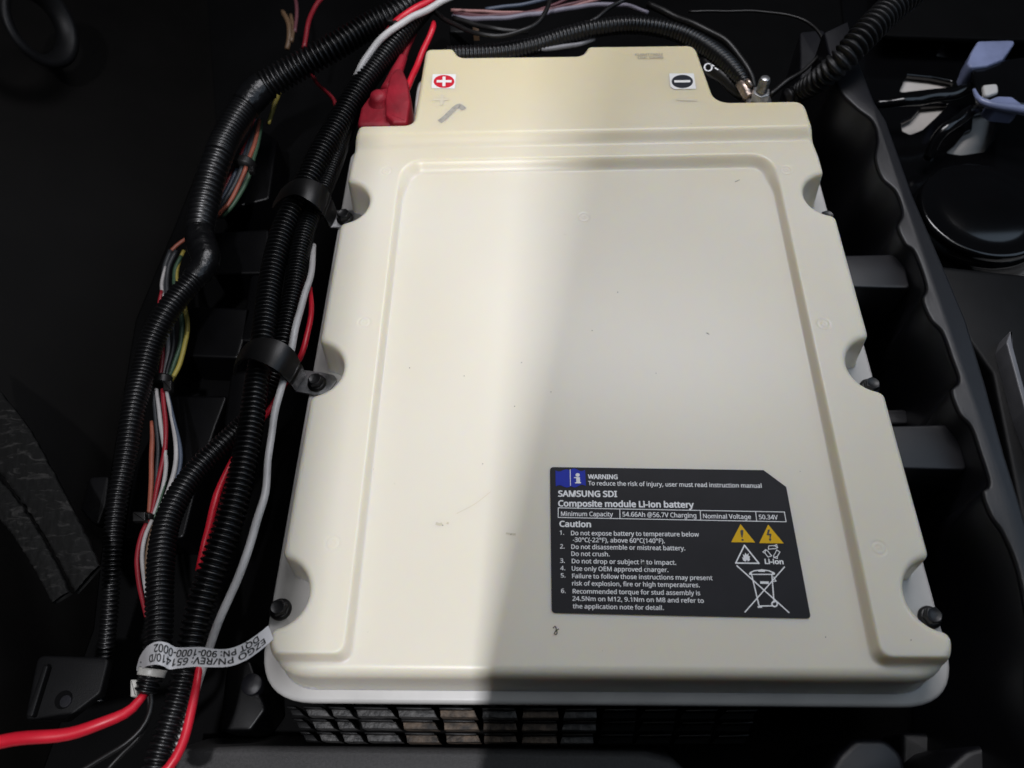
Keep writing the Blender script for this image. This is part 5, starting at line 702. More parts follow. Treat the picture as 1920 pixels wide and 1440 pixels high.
prism('black_disc', disc_px(1279.5, 152.5, 40, 24.5, ZT + .0006), ZT + .0003, ZT + .0006, M['navy_print'], st)
mesh('minus_sign', [P(a, b, ZT + .0008) for a, b in [(1264, 150.5), (1294, 150), (1294.5, 154.3), (1264.5, 154.8)]][::-1], [(0, 1, 2, 3)], M['sticker'], st)
def ink(name, pts, w, z, material):
    q = catmull([(*P(a, b, z)[:2], 0) for a, b in pts], 0.001)[:, :2]
    v, f = strip2(q, w)
    return mesh(name, np.column_stack([v, np.full(len(v), z)]), f, material, B)
v1 = ink('marker_stroke', [(824, 228), (832, 222), (842, 213), (851, 204), (856, 200), (861, 198), (866, 201), (870, 205)], 0.0056, ZT + .0002, M['marker'])
ink('moulded_plus', [(811, 187), (842, 186)], 0.0028, ZT + .00015, M['faint'])
ink('moulded_plus', [(829, 177), (827, 197)], 0.0028, ZT + .0002, M['faint'])
ink('moulded_minus', [(1268, 186.5), (1308, 187.5)], 0.0028, ZT + .00015, M['faint'])
ink('scribble', [(1037, 1178), (1041, 1174), (1043, 1181), (1039, 1188), (1044, 1189), (1044, 1183), (1041, 1184), (1048, 1179)], 0.0007, 0.0004, M['black_print'])
# printed code text beside where the data code sits
def place_text(items, z, material, name, parent, mapf, heavy=0.03):
    """each line of print is a mesh of its own"""
    for s, face, (u0, v0), (u1, v1), cap in items:
        v, f = text_geo(s, face)
        p0 = mapf(u0, v0, z); p1 = mapf(u1, v1, z); pc = mapf(u0, v0 - cap, z)
        w = v[:, 0].max(); ex = (p1 - p0) / w; ch = np.linalg.norm(pc - p0)
        ey = np.cross([0, 0, 1], _n(p1 - p0)) * ch
        parts = []
        for k, (dx, dy) in enumerate(((-1, 0), (1, 0), (0, .8), (0, -.8)) if heavy else ((0, 0),)):
            q = p0 + (v[:, :1] + dx * heavy) * ex + (v[:, 1:] + dy * heavy) * ey + [0, 0, k * 4e-6]
            parts.append((q, f))
        V, F = join(parts)
        mesh(name, V, F, material, parent)

place_text([('KLBMT79822', 'label', (1191, 104), (1243, 103.6), 4), ('CIMC SD0088', 'label', (1196, 110), (1244, 109.6), 4)], ZT + .0003, M['marker'], 'code_text', B, lambda u, v, z: P(u, v, z))

for q, w_ in (([(817, 981), (823, 983), (829, 982)], .0022), ([(838, 980), (841, 982)], .0016), ([(949, 1000), (957, 1001), (967, 1002)], .0015)):
    ink('smudge', q, w_, .00035, M['smudge'])
ink('scratch', [(856, 963), (890, 945), (920, 922)], .0004, .0003, M['faint'])
ink('scratch', [(1324, 624), (1330, 627)], .0008, .0003, M['marker'])
ink('scratch', [(1378, 341), (1387, 337)], .0009, .0003, M['marker'])
# ---- grit on the lid
parts = []
specks = [(740, 907), (978, 680), (1033, 735), (870, 705), (965, 762), (1327, 625), (1158, 548), (830, 985), (958, 1002), (1060, 440), (1380, 340), (1504, 262), (925, 326),
          (1500, 884), (1708, 1200), (1548, 1195), (700, 880), (690, 1185), (862, 380), (1296, 232), (815, 408), (1230, 700), (1110, 620), (905, 870), (768, 690), (1420, 560), (1130, 1220)]
for px, py in specks:
    r = random.uniform(0.00018, 0.00048); z = 0.0003 if py > 340 and 760 < px < 1560 else 0.0088
    if py < 250: z = ZT
    c = P(px, py, z)
    parts.append(([c + [r * math.cos(a) * random.uniform(.6, 1.4), r * math.sin(a) * random.uniform(.6, 1.4), 0.0002] for a in np.linspace(0, 2 * math.pi, 7, endpoint=False)], [tuple(range(7))]))
V, F = join(parts); tag(mesh('grit', V, F, M['speck'], B), kind='stuff')

# ---- the warning label
def L(u, v, z): return P(1000 + u * .291667, 850 + v * .291667, z)
ZL = 0.0006
lab = prism('warning_label', round_poly([(*L(u, v, ZL)[:2], r) for u, v, r in ((107, 88, .003), (1480, 108, .0006), (1626, 216, .0008), (1785, 1062, .003), (118, 1026, .003))]), ZL - 0.0003, ZL, M['label'], B)
ZP = ZL + 0.00025
place_text([('WARNING', 'bold', (352, 164), (542, 165.5), 28)], ZP, M['white_print'], 'heading_text', lab, L)
place_text([('SAMSUNG SDI', 'bold', (160, 277), (538, 280), 37), ('Composite module Li-ion battery', 'bold', (160, 340), (1033, 349), 37), ('Caution', 'bold', (168, 471), (370, 474), 36)], ZP, M['white_print'], 'heading_text', lab, L)
bt = [('To reduce the risk of injury, user must read instruction manual', (353, 205), (1468, 222), 27),
      ('Minimum Capacity', (178, 402), (512, 405.5), 28), ('54.66Ah @56.7V Charging', (574, 405.5), (1048, 414), 29),
      ('Nominal Voltage', (1093, 417), (1400, 422), 28), ('50.34V', (1452, 423), (1573, 425), 28)]
place_text([(s, 'label', a, b, c) for s, a, b, c in bt], ZP, M['white_print'], 'capacity_text', lab, L)
bt = [('1.', (170, 523), (197, 523.4), 27), ('Do not expose battery to temperature below', (243, 526), (1065, 535), 28),
      ('-30°C(-22°F), above 60°C(140°F).', (254, 569), (845, 577), 28),
      ('2.', (172, 611), (200, 611.5), 27), ('Do not disassemble or mistreat battery.', (245, 614), (976, 624), 28), ('Do not crush.', (245, 659), (490, 662), 28),
      ('3.', (173, 703), (202, 703.5), 27), ('Do not drop or subject it to impact.', (248, 706), (918, 716), 28),
      ('4.', (174, 751), (204, 751.5), 27), ('Use only OEM approved charger.', (248, 754), (868, 763), 28),
      ('5.', (177, 798), (205, 798.5), 27), ('Failure to follow those instructions may present', (250, 802), (1152, 815), 28), ('risk of explosion, fire or high temperatures.', (250, 849), (1070, 861), 28),
      ('6.', (179, 897), (207, 897.5), 27), ('Recommended torque for stud assembly is', (254, 900), (1073, 912), 28), ('24.5Nm on M12, 9.1Nm on M8 and refer to', (252, 947), (1096, 961), 28), ('the application note for detail.', (254, 996), (838, 1007), 28)]
place_text([(s, 'label', a, b, c) for s, a, b, c in bt], ZP, M['white_print'], 'caution_text', lab, L)
def lab_poly(parts, z, material, name):
    g = []
    for k, pts in enumerate(parts):
        g.append(([L(u, v, z + k * 3e-6) for u, v in pts], [tuple(range(len(pts)))]))
    V, F = join(g)
    me = mesh(name, V, F, material, lab)
    bm = bmesh.new(); bm.from_mesh(me.data); bmesh.ops.recalc_face_normals(bm, faces=bm.faces); bmesh.ops.triangulate(bm, faces=[f for f in bm.faces if len(f.verts) > 4])
    for f in bm.faces:
        if f.normal.z < 0: f.normal_flip()
    bm.to_mesh(me.data); bm.free()
    return me
def stroke(pts, w):
    """label-space polyline -> quads"""
    out = []
    p = np.array(pts, float)
    for a, b in zip(p[:-1], p[1:]):
        d = _n(b - a); nrm = np.array([-d[1], d[0]]) * w / 2; e = d * w * 0.4
        out.append([a - e + nrm, b + e + nrm, b + e - nrm, a - e - nrm])
    return out
def circ(cx, cy, rx, ry=None, n=18): ry = ry or rx; return [(cx + rx * math.cos(a), cy + ry * math.sin(a)) for a in np.linspace(0, 2 * math.pi, n, endpoint=False)]
def ring(cx, cy, r, w, n=20): return stroke([(cx + r * math.cos(a), cy + r * math.sin(a)) for a in np.linspace(0, 2 * math.pi, n + 1)], w)
# table frame
fr = stroke([(160, 350), (1614, 377)], 5) + stroke([(1614, 377), (1625, 440)], 5) + stroke([(1625, 440), (160, 412)], 5) + stroke([(160, 412), (160, 350)], 5)
fr += stroke([(556, 358), (557, 419)], 5) + stroke([(1073, 367), (1076, 429)], 5) + stroke([(1429, 374), (1436, 436)], 5)
lab_poly(fr, ZP, M['white_print'], 'capacity_table')
# manual symbol
def wave(x0, x1, y, a): return [(x0 + (x1 - x0) * k / 8, y + a * math.sin(2 * math.pi * k / 8)) for k in range(9)]
lab_poly([wave(142, 236, 110, 7) + wave(240, 144, 212, 7), wave(239, 332, 106, -9) + wave(338, 240, 210, -9)][0:2], ZP, M['blue'], 'manual_symbol')
lab_poly([[(234, 103), (239, 103), (241, 208), (236, 208)], circ(285, 139, 14, 12), [(262, 153), (299, 153), (301, 186), (307, 186), (307, 193), (268, 193), (268, 186), (276, 186), (275, 160), (262, 160)]], ZP + .0002, M['white_print'], 'information_letter')
# yellow triangles
for tri, extra in (([(1332, 455), (1272, 571), (1426, 573)], [[(1331, 497), (1341, 490), (1350, 494), (1349, 520), (1345, 541), (1340, 541), (1334, 520)], circ(1345, 556, 8, 6)]),
                   ([(1510, 458), (1452, 577), (1610, 579)], [[(1508, 490), (1522, 491), (1514, 516), (1531, 517), (1526, 549), (1533, 550), (1522, 566), (1513, 549), (1519, 549), (1519, 527), (1500, 525)]])):
    t_ = lab_poly([tri], ZP, M['yellow'], 'warning_triangle')
    lab_poly(extra, ZP + .0002, M['black_print'], 'triangle_symbol')
fs = stroke([(1357, 591), (1301, 705), (1450, 707), (1357, 591)], 9)
fl_ = [(1350, 690), (1342, 668), (1352, 672), (1346, 648), (1358, 656), (1362, 638), (1372, 652), (1384, 642), (1383, 660), (1394, 662), (1388, 674), (1394, 678), (1388, 692), (1378, 694), (1374, 682), (1366, 696), (1358, 694)]
lab_poly(fs + [fl_], ZP, M['white_print'], 'fire_symbol')
rc = []
for k in range(3):
    a0 = -math.pi / 2 + k * 2 * math.pi / 3
    def rot(x, y): return (1536 + (x * math.cos(a0) - y * math.sin(a0)) * 1.0, 632 + (x * math.sin(a0) + y * math.cos(a0)) * 0.85)
    pts = [rot(18, -26), rot(44, -22), rot(46, 14), rot(30, 34), rot(22, 18), rot(22, 0), rot(18, -26)]
    rc += stroke(pts, 5)
    rc += stroke([rot(46, 14), rot(54, 28), rot(30, 34)], 5)
lab_poly(rc, ZP, M['white_print'], 'recycling_symbol')
place_text([('Li-ion', 'bold', (1490, 710), (1609, 712), 30)], ZP, M['white_print'], 'recycling_text', lab, L)
bn = stroke([(1308, 722), (1643, 1023)], 8) + stroke([(1614, 731), (1361, 1020)], 8)
bn += stroke([(1403, 778), (1452, 984)], 8) + stroke([(1452, 982), (1540, 980)], 8) + stroke([(1534, 782), (1547, 958)], 8) + stroke([(1390, 778), (1545, 778)], 7)
bn += stroke([(1390, 776), (1400, 764), (1420, 755), (1470, 749), (1515, 755), (1540, 766), (1550, 776)], 8) + ring(1551, 968, 17, 9) + [circ(1396, 772, 9, 8), circ(1543, 772, 10, 9)]
bn += [[(1458, 822), (1513, 824), (1513, 840), (1458, 838)], [(1440, 984), (1470, 984), (1470, 993), (1445, 993)], [(1446, 752), (1490, 753), (1490, 762), (1446, 761)]] + stroke([(1545, 795), (1560, 822), (1540, 823)], 6)
lab_poly(bn, ZP, M['white_print'], 'bin_symbol')
lab_poly([circ(708, 706, 14, 11)], ZP + .0002, M['black_print'], 'dent')
lab_poly([circ(728, 728, 13, 12)], ZP + .0003, M['grey_wire'], 'dent')

# ---- negative terminal stud (part of the battery) and its nut
sx = P(1424, 184, -0.012); sx[2] = -0.03
pf = [(0.0056, 0)]
h = 0.0
while h < 0.041:
    pf += [(0.0059, h + .0006), (0.0059, h + .0010), (0.0043, h + .0020)]; h += 0.0030
pf += [(0.0050, h + .001), (0.0042, h + .0018)]
V, F = lathe_geo(pf, sx, 24); mesh('terminal_stud', V, F, M['steel'], B, True)
prism('terminal_nut', [(sx[0] + 0.0098 * math.cos(a), sx[1] + 0.0098 * math.sin(a)) for a in np.arange(6) * math.pi / 3 + .3], -0.014, -0.003, M['steel'], B, bevel=0.0012)
V, F = lathe_geo([(0.013, 0), (0.013, 0.002), (0.006, 0.0022)], [sx[0], sx[1], -0.0165], 28); mesh('washer', V, F, M['steel'], B, True)

SEAM_B, SEAM_C = 4, 6
# ================================================================== CABLES ON THE LEFT
Hn = empty('wire_harness', P(372, 440, -0.1), 'thick taped wire harness in black loom running down the far left of the bay', 'wire harness')
corrugated([(800, -15, .0, 46), (745, 22, .0, 48), (690, 50, -.005, 48), (620, 92, -.01, 50), (550, 130, -.02, 52), (490, 166, -.03, 54)], Hn, pitch=.19)
corrugated([(482, 172, -.032, 48), (452, 210, -.035, 54), (424, 258, -.04, 54), (410, 290, -.042, 54)], Hn, pitch=.14, seg=24, depth=.14)
corrugated([(413, 284, -.042, 54), (398, 325, -.045, 54), (384, 380, -.05, 54), (373, 440, -.05, 50)], Hn, pitch=.24, seg=24, depth=.2)
q = catmull([T(*p) for p in [(492, 164, -.03, 55), (477, 178, -.031, 57), (460, 199, -.034, 56)]], .0022); V, F = tube_geo(q, 20, None, lump=.02); mesh('tape_wrap', V, F, M['tape'], Hn, True)
q = catmull([T(*p) for p in [(373, 434, -.05, 52), (378, 458, -.05, 56), (386, 482, -.05, 53), (380, 503, -.05, 47), (362, 524, -.05, 44)]], .0025); V, F = tube_geo(q, 20, None, lump=.03); mesh('tape_wrap', V, F, M['tape'], Hn, True)
corrugated([(372, 515, -.05, 42), (340, 550, -.05, 44), (310, 590, -.05, 46), (285, 640, -.055, 46), (268, 700, -.06, 44), (250, 770, -.06, 42), (238, 850, -.065, 40), (222, 930, -.07, 38), (213, 1000, -.075, 36), (209, 1080, -.085, 33), (204, 1160, -.10, 32), (196, 1240, -.12, 31), (186, 1310, -.14, 30)], Hn, pitch=.21)

corrugated([(800, 8, .0, 40), (757, 58, -.005, 42), (715, 112, -.01, 44), (672, 170, -.012, 46), (637, 230, -.015, 48), (602, 290, -.015, 48), (578, 340, -.015, 46), (555, 385, -.015, 46), (532, 430, -.015, 46), (515, 490, -.015, 46),
            (503, 560, -.015, 46), (496, 620, -.012, 46), (488, 680, -.012, 46), (478, 740, -.01, 46), (470, 800, -.01, 48), (455, 880, -.01, 50), (432, 970, -.01, 54), (405, 1050, -.012, 56), (385, 1110, -.015, 56),
            (368, 1170, -.018, 54), (355, 1230, -.02, 52), (338, 1300, -.02, 52), (315, 1370, -.02, 52), (295, 1430, -.02, 54), (282, 1490, -.02, 54)],
           label='long black corrugated conduit running under both clamps past the white tag to the bottom edge', pitch=.20, seam=SEAM_B)
corrugated([(664, 205, -.03, 28), (642, 262, -.03, 32), (622, 320, -.025, 32), (600, 370, -.02, 34), (580, 410, -.02, 38), (563, 470, -.018, 40), (552, 540, -.018, 40), (540, 600, -.018, 40), (530, 650, -.02, 40), (512, 710, -.028, 40),
            (480, 770, -.032, 40), (450, 803, -.03, 40), (415, 835, -.025, 40), (370, 880, -.02, 44), (335, 930, -.015, 48), (312, 985, -.012, 50), (302, 1050, -.01, 52), (299, 1120, -.01, 52), (298, 1180, -.01, 52), (292, 1230, -.01, 50), (282, 1270, -.012, 46), (272, 1300, -.014, 40)],
           label='black corrugated conduit crossing left under the clamps and ending below the white paper tag', pitch=.19, seam=SEAM_C)
corrugated([(840, 104, -.02, 34), (930, 99, -.02, 34), (1000, 86, -.02, 34), (1060, 67, -.015, 34), (1120, 53, -.01, 34), (1190, 47, -.01, 34), (1260, 58, -.01, 34), (1310, 80, -.01, 36), (1355, 112, -.01, 36), (1385, 142, -.01, 30), (1396, 158, -.012, 24)],
           label='black corrugated conduit arching behind the battery lid to the negative terminal', pitch=.22, depth=.12)
corrugated([(1740, -40, .06, 56), (1675, 12, .055, 56), (1625, 62, .05, 56), (1578, 113, .035, 52), (1535, 150, .01, 46), (1500, 172, -.015, 38), (1472, 184, -.02, 30)],
           label='fat black corrugated conduit coming down from the top right corner', pitch=.25, material=M['loom2'])

W = wire
W([(860, -12, .012, 12), (800, 18, .012, 13), (760, 40, .012, 13), (735, 55, .012, 13), (705, 85, .005, 13), (680, 120, .0, 13), (662, 155, -.01, 12), (650, 190, -.03, 10)], M['white'], 'white wire curving over the loom beside the red boot at the top')
W([(588, 460, -.03, 10), (583, 510, -.015, 12), (570, 560, -.01, 13), (553, 620, -.005, 14), (545, 655, -.006, 14), (535, 700, -.012, 14), (527, 730, -.006, 14), (513, 790, -.005, 14), (502, 860, -.005, 14), (497, 930, -.003, 15), (480, 985, -.003, 16),
   (455, 1060, -.003, 16), (425, 1130, -.005, 16), (400, 1195, -.012, 16), (375, 1270, -.022, 16), (345, 1360, -.025, 16), (320, 1440, -.025, 16), (308, 1480, -.025, 16)], M['white'], 'long white wire running beside the battery flange and under the paper tag')
W([(832, -14, .008, 13), (790, 10, .008, 14), (755, 32, .008, 14), (735, 50, .0, 12), (720, 70, -.02, 10)], M['red'], 'red wire lying against the white wire at the top cable tie')
W([(813, 42, -.005, 8), (812, 52, -.0, 11), (803, 76, -.005, 11), (788, 108, -.01, 12), (774, 140, -.012, 12), (762, 170, -.012, 12)], M['red'], 'bright red wire running down to the red terminal boot beside the lid corner')
W([(790, 35, -.02, 10), (768, 80, -.02, 11), (750, 125, -.018, 11), (738, 160, -.02, 11)], M['dark_red'], 'dark red wire hanging behind the black loom above the red boot')
W([(582, 540, -.03, 8), (583, 580, -.018, 10), (578, 620, -.016, 11), (566, 665, -.017, 11), (545, 700, -.03, 11), (520, 742, -.025, 11), (503, 772, -.025, 11), (475, 808, -.03, 11), (440, 858, -.03, 11), (415, 905, -.025, 13), (400, 950, -.022, 15), (387, 1010, -.024, 14), (372, 1070, -.034, 12)], M['red'], 'red wire weaving under the lower clamp between the two conduits')
W([(375, 1235, -.02, 12), (368, 1285, -.015, 15), (360, 1330, -.015, 17), (345, 1390, -.015, 18), (325, 1430, -.015, 19), (290, 1465, -.015, 19)], M['red'], 'red wire below the paper tag leaving at the bottom edge')
W([(-40, 1398, .0, 27), (60, 1383, .0, 25), (140, 1372, -.002, 24), (205, 1352, -.005, 22), (245, 1330, -.008, 19), (272, 1300, -.012, 15)], M['red'], 'thick bright red cable sweeping in from the bottom left edge', cat='cable')
W([(282, 1285, -.012, 9), (284, 1325, -.012, 10), (268, 1362, -.012, 10), (235, 1395, -.012, 10), (190, 1422, -.012, 10), (140, 1452, -.012, 10)], M['rubber'], 'black wire nearer the red cable where it leaves the short conduit end')
W([(276, 1290, -.014, 9), (280, 1335, -.016, 10), (262, 1378, -.018, 10), (230, 1412, -.02, 10), (195, 1450, -.02, 10)], M['rubber'], 'black wire farther from the red cable where it leaves the short conduit end')
W([(612, -14, -.04, 9), (590, 15, -.04, 9), (577, 50, -.04, 9), (570, 90, -.045, 9)], M['dark_red'], 'dark red wire dropping behind the diagonal conduit at the top left')
W([(581, 125, -.05, 7), (592, 152, -.05, 7), (612, 172, -.05, 7), (626, 190, -.05, 8), (632, 215, -.05, 8)], M['dark_red'], 'short dark red wire bending in the gap between the two conduits')
W([(553, -14, -.08, 7), (556, 20, -.08, 7), (553, 60, -.085, 7)], M['maroon'], 'maroon wire at the top left beside the brown wires')
W([(530, 22, -.08, 9), (541, 45, -.08, 10), (543, 70, -.085, 10), (538, 92, -.09, 9)], M['brown_wire'], 'tan brown wire hanging at the top left above the diagonal conduit')
W([(545, 28, -.085, 7), (550, 55, -.085, 8), (546, 78, -.085, 8)], M['brown_wire'], 'thin tan wire tucked against the larger brown wire at the top left')
W([(524, 175, -.07, 7), (514, 200, -.07, 8), (503, 232, -.075, 7)], M['yellow_wire'], 'olive yellow wire showing below the diagonal conduit')

g1 = 'coloured wires tied beside the taped loom'
for dx, mt, w, lb, dz in ((0, 'orange', 8, 'orange wire in the tied bundle beside the taped loom', 0), (11, 'green', 8, 'green wire on the right of the tied bundle beside the taped loom', -.003), (-9, 'grey_wire', 9, 'charcoal wire in the tied bundle left of the orange wire', -.002),
                          (-17, 'blue_wire', 8, 'grey blue wire in the tied bundle beside the taped loom', -.006), (-24, 'dark_red', 7, 'dark red wire at the far left of the tied bundle beside the loom', -.01), (6, 'grey_wire', 8, 'charcoal wire between the orange and green wires by the loom', -.006)):
    W([(487 + dx * .3, 225, -.075 + dz, w * .8), (479 + dx * .55, 262, -.07 + dz, w), (465 + dx * .8, 305, -.068 + dz, w), (449 + dx, 345, -.07 + dz, w), (429 + dx, 380, -.075 + dz, w), (405 + dx, 408, -.085 + dz, w)], M[mt], lb, group=g1)
g2 = 'coloured wires bulging behind the thin conduit'
for pts, mt, lb in (
    ([(348, 448, 7), (334, 458, 7), (322, 470, 7), (314, 486, 7)], 'orange', 'short orange wire end leaving the tape wrap of the loom'),
    ([(345, 470, 7), (334, 495, 8), (331, 525, 8), (345, 570, 9), (352, 608, 9), (346, 650, 9), (333, 690, 9), (316, 722, 8)], 'yellow_wire', 'yellow wire bulging out to the right above the lower black tie'),
    ([(340, 480, 7), (327, 510, 8), (330, 555, 8), (341, 600, 9), (336, 650, 9), (323, 690, 9), (311, 720, 8)], 'green', 'green wire beside the yellow wire above the lower black tie'),
    ([(330, 470, 8), (315, 505, 9), (314, 550, 9), (323, 605, 9), (324, 655, 9), (314, 695, 9), (307, 722, 8)], 'grey_wire', 'charcoal wire behind the thin conduit beside the green wire'),
    ([(320, 470, 9), (309, 505, 9), (307, 550, 9), (316, 600, 8)], 'grey_wire', 'charcoal wire leaving the tape wrap on its left side'),
    ([(310, 500, 5), (303, 535, 7), (308, 570, 7), (314, 620, 8), (315, 660, 8), (309, 695, 8), (304, 722, 8)], 'white_shaded', 'white wire behind the thin conduit above the black tie'),
    ([(303, 545, 6), (296, 585, 7), (304, 640, 8), (305, 670, 8), (300, 705, 7), (298, 724, 7)], 'dark_red', 'dark red wire at the left of the bulging bundle')):
    W([(a, b, -.088 - .002 * i_, w) for i_, (a, b, w) in enumerate(pts)], M[mt], lb, group=g2)
g3 = 'coloured wires running down between the two cable ties'
for pts, mt, lb in (
    ([(293, 730, 7), (300, 780, 8), (306, 825, 8), (311, 870, 8), (306, 910, 8), (294, 950, 7), (284, 975, 7)], 'white_shaded', 'white wire partly behind the red one below the black tie'),
    ([(305, 730, 8), (310, 790, 9), (309, 835, 9), (300, 890, 9), (292, 930, 9), (283, 970, 8)], 'dark_red', 'red wire running down the middle between the two ties'),
    ([(312, 730, 7), (321, 780, 8), (331, 835, 9), (328, 880, 9), (316, 920, 9), (300, 955, 8)], 'white_shaded', 'white wire bowing right between the two cable ties'),
    ([(314, 735, 5), (327, 790, 6), (339, 845, 8), (335, 885, 7), (318, 925, 6)], 'blue_wire', 'grey blue wire hugging the bowed white wire'),
    ([(284, 790, 6), (286, 830, 9), (284, 880, 9), (282, 925, 9), (279, 970, 8)], 'orange', 'orange wire on the left between the two ties'),
    ([(288, 735, 6), (292, 790, 7), (296, 850, 7), (292, 920, 7)], 'grey_wire', 'charcoal wire behind the red one between the ties'),
    ([(312, 850, 5), (309, 900, 6), (298, 945, 5), (288, 975, 5)], 'green', 'thin green wire beside the white wire above the flat tie')):
    W([(a, b, -.075, w) for a, b, w in pts], M[mt], lb, group=g3)
g4 = 'wires below the flat cable tie'
for pts, mt, lb in (
    ([(278, 975, 8), (266, 1002, 9), (257, 1045, 9), (260, 1085, 9), (268, 1130, 8), (275, 1160, 7)], 'dark_red', 'red wire bowing left below the flat tie'),
    ([(285, 975, 7), (273, 1005, 8), (267, 1045, 8), (270, 1085, 8), (276, 1120, 7)], 'white_shaded', 'white wire bowing left below the flat tie'),
    ([(287, 985, 5), (279, 1015, 6), (274, 1050, 6), (275, 1100, 6)], 'brown_wire', 'brown wire beside the white one below the flat tie')):
    W([(a, b, -.07, w) for a, b, w in pts], M[mt], lb, group=g4)

# wires behind the lid
g5 = 'wires bundled behind the battery lid'
for pts, mt, lb in (
    ([(846, 19, 6), (900, 21, 6), (970, 24, 6), (1040, 19, 6), (1110, 2, 6), (1160, -14, 6)], 'pink', 'pink wire in the bundle behind the lid'),
    ([(848, 30, 7), (880, 35, 9), (930, 34, 9), (1000, 27, 9), (1060, 17, 9), (1120, 9, 9), (1170, 10, 9), (1215, 24, 8)], 'violet', 'pale violet wire at the front of the bundle behind the lid'),
    ([(852, 25, 7), (920, 29, 7), (1000, 22, 7), (1070, 8, 7), (1130, -12, 7)], 'maroon', 'maroon wire in the bundle behind the lid'),
    ([(910, 17, 7), (960, 11, 7), (1010, 2, 7), (1050, -12, 7)], 'blue_wire', 'grey blue wire rising from the bundle behind the lid'),
    ([(850, 27, 7), (890, 32, 7), (950, 31, 6), (1020, 16, 6), (1080, -10, 6)], 'maroon', 'lower maroon wire pressed against the pale violet wire')):
    W([(a, b, -.035, w) for a, b, w in pts], M[mt], lb, group=g5)
W([(1034, -12, .0, 9), (1025, 20, .0, 9), (1004, 45, .0, 9), (970, 61, .0, 9), (928, 67, .0, 9), (885, 60, .0, 9), (840, 40, -.005, 9), (812, 20, -.01, 9)], M['rubber'], 'black cable hanging in a loop behind the lid', cat='cable')
W([(1190, -10, -.01, 8), (1150, 10, -.01, 8), (1115, 36, -.01, 8), (1080, 52, -.015, 8)], M['rubber'], 'thin black cable slanting down onto the arched conduit', cat='cable')
W([(850, 34, -.03, 10), (890, 46, -.03, 10), (940, 56, -.03, 10), (990, 60, -.035, 9)], M['rubber'], 'black cable lying low behind the hanging loop', cat='cable')
W([(1215, 8, -.0, 13), (1275, 36, .0, 14), (1335, 62, -.0, 14), (1380, 98, -.005, 13), (1408, 140, -.012, 12), (1415, 170, -.02, 12)], M['rubber'], 'black cable following the arched conduit to the negative terminal', cat='cable')
W([(1290, 22, -.01, 5), (1360, 21, -.01, 5), (1425, 22, -.01, 5), (1475, 28, -.01, 5), (1515, 42, -.01, 6), (1541, 72, -.01, 6), (1538, 100, -.012, 7), (1510, 130, -.015, 8), (1475, 153, -.018, 10), (1442, 180, -.022, 11)], M['rubber'], 'thin black cable looping right to the negative terminal', cat='cable')
W([(1318, 112, -.02, 24), (1345, 140, -.02, 26), (1380, 168, -.022, 24), (1395, 180, -.025, 22)], M['rubber'], 'black cable sleeve printed with white marks beside the lid corner', cat='cable')
# white print on the sleeve
zc = -0.003
g = []
for pts, w in (([(1328 + 7 * math.cos(a), 126 + 7 * math.sin(a)) for a in np.linspace(0, 2 * math.pi, 17)], .0018), ([(1332, 120), (1339, 124)], .0018), ([(1340, 127), (1347, 131)], .0018)):
    q = np.array([P(a, b, zc)[:2] for a, b in pts]); v, f = strip2(q, w); g.append((np.column_stack([v, np.full(len(v), zc)]), f))
V, F = join(g); tag(mesh('sleeve_marking', V, F, M['white_print']), 'small white ring and dash printed on the black sleeve', 'marking')

W([(985, 92, -.02, 5), (1030, 91, -.02, 9), (1075, 85, -.02, 9), (1115, 74, -.02, 6)], M['grey_bar'], 'flat grey cable showing under the arched conduit behind the lid', cat='cable')
cn = empty('wire_connector', P(870, 50, -.05), 'dark connector with a tan end behind the hanging black loop', 'connector')
prism('connector_body', px_poly([(842, 44), (886, 44), (886, 58), (842, 60)], -.035, .002), -.055, -.035, M['bracket'], cn, bevel=.002)
prism('connector_end', px_poly([(886, 46), (897, 46), (898, 57), (886, 57)], -.038, .002), -.052, -.038, M['brown_wire'], cn, bevel=.001)

# lug on the negative stud
lg = empty('cable_lug', P(1400, 176, -.02), 'crimped copper cable lug beside the threaded negative stud', 'cable lug')
V, F = tube_geo(catmull([T(*p) for p in [(1388, 156, -.012, 18), (1394, 164, -.012, 22), (1399, 174, -.014, 22), (1404, 184, -.016, 20)]], .0015), 14, None, lump=.05); mesh('crimp_barrel', V, F, M['copper'], lg, True)
prism('lug_tongue', px_poly([(1398, 172), (1432, 168), (1446, 182), (1436, 200), (1400, 200)], -.018, .006), -.021, -.018, M['copper'], lg, bevel=.0008)
q = catmull([T(*p) for p in [(1400, 150, -.006, 8), (1404, 156, -.005, 10), (1408, 163, -.008, 9)]], .001); V, F = tube_geo(q, 8, None, lump=.15); mesh('crimp_ear', V, F, M['copper'], lg, True)

# red boot over the positive terminal
bt_ = empty('terminal_boot', P(715, 215, -.03), 'red rubber boot capping the positive terminal by the lid corner', 'terminal boot')
prism('boot_base', px_poly([(668, 236), (676, 200), (700, 168), (748, 158), (770, 178), (766, 232)], -.004, .006), -.03, -.004, M['red_rubber'], bt_, bevel=.004, shift=(0, -.002))
prism('boot_fin', px_poly([(722, 180), (730, 142, .004), (742, 127, .005), (754, 128, .005), (764, 150, .004), (769, 190), (763, 229), (736, 229), (722, 214)], .004, .003), -.02, .004, M['red_rubber'], bt_, bevel=.003)
c = P(712, 193, -.006); c[2] = -.008
V, F = lathe_geo([(.0150, 0), (.0145, .002), (.0105, .0055), (.0092, .010), (.0078, .0135), (.0040, .0150)], c, 28); mesh('boot_dome', V, F, M['red_rubber'], bt_, True)
q = catmull([T(*p) for p in [(730, 172, -.012, 34), (742, 140, -.014, 24), (756, 108, -.016, 16)]], .003); V, F = tube_geo(q, 14); mesh('boot_sleeve', V, F, M['red_rubber'], bt_, True)

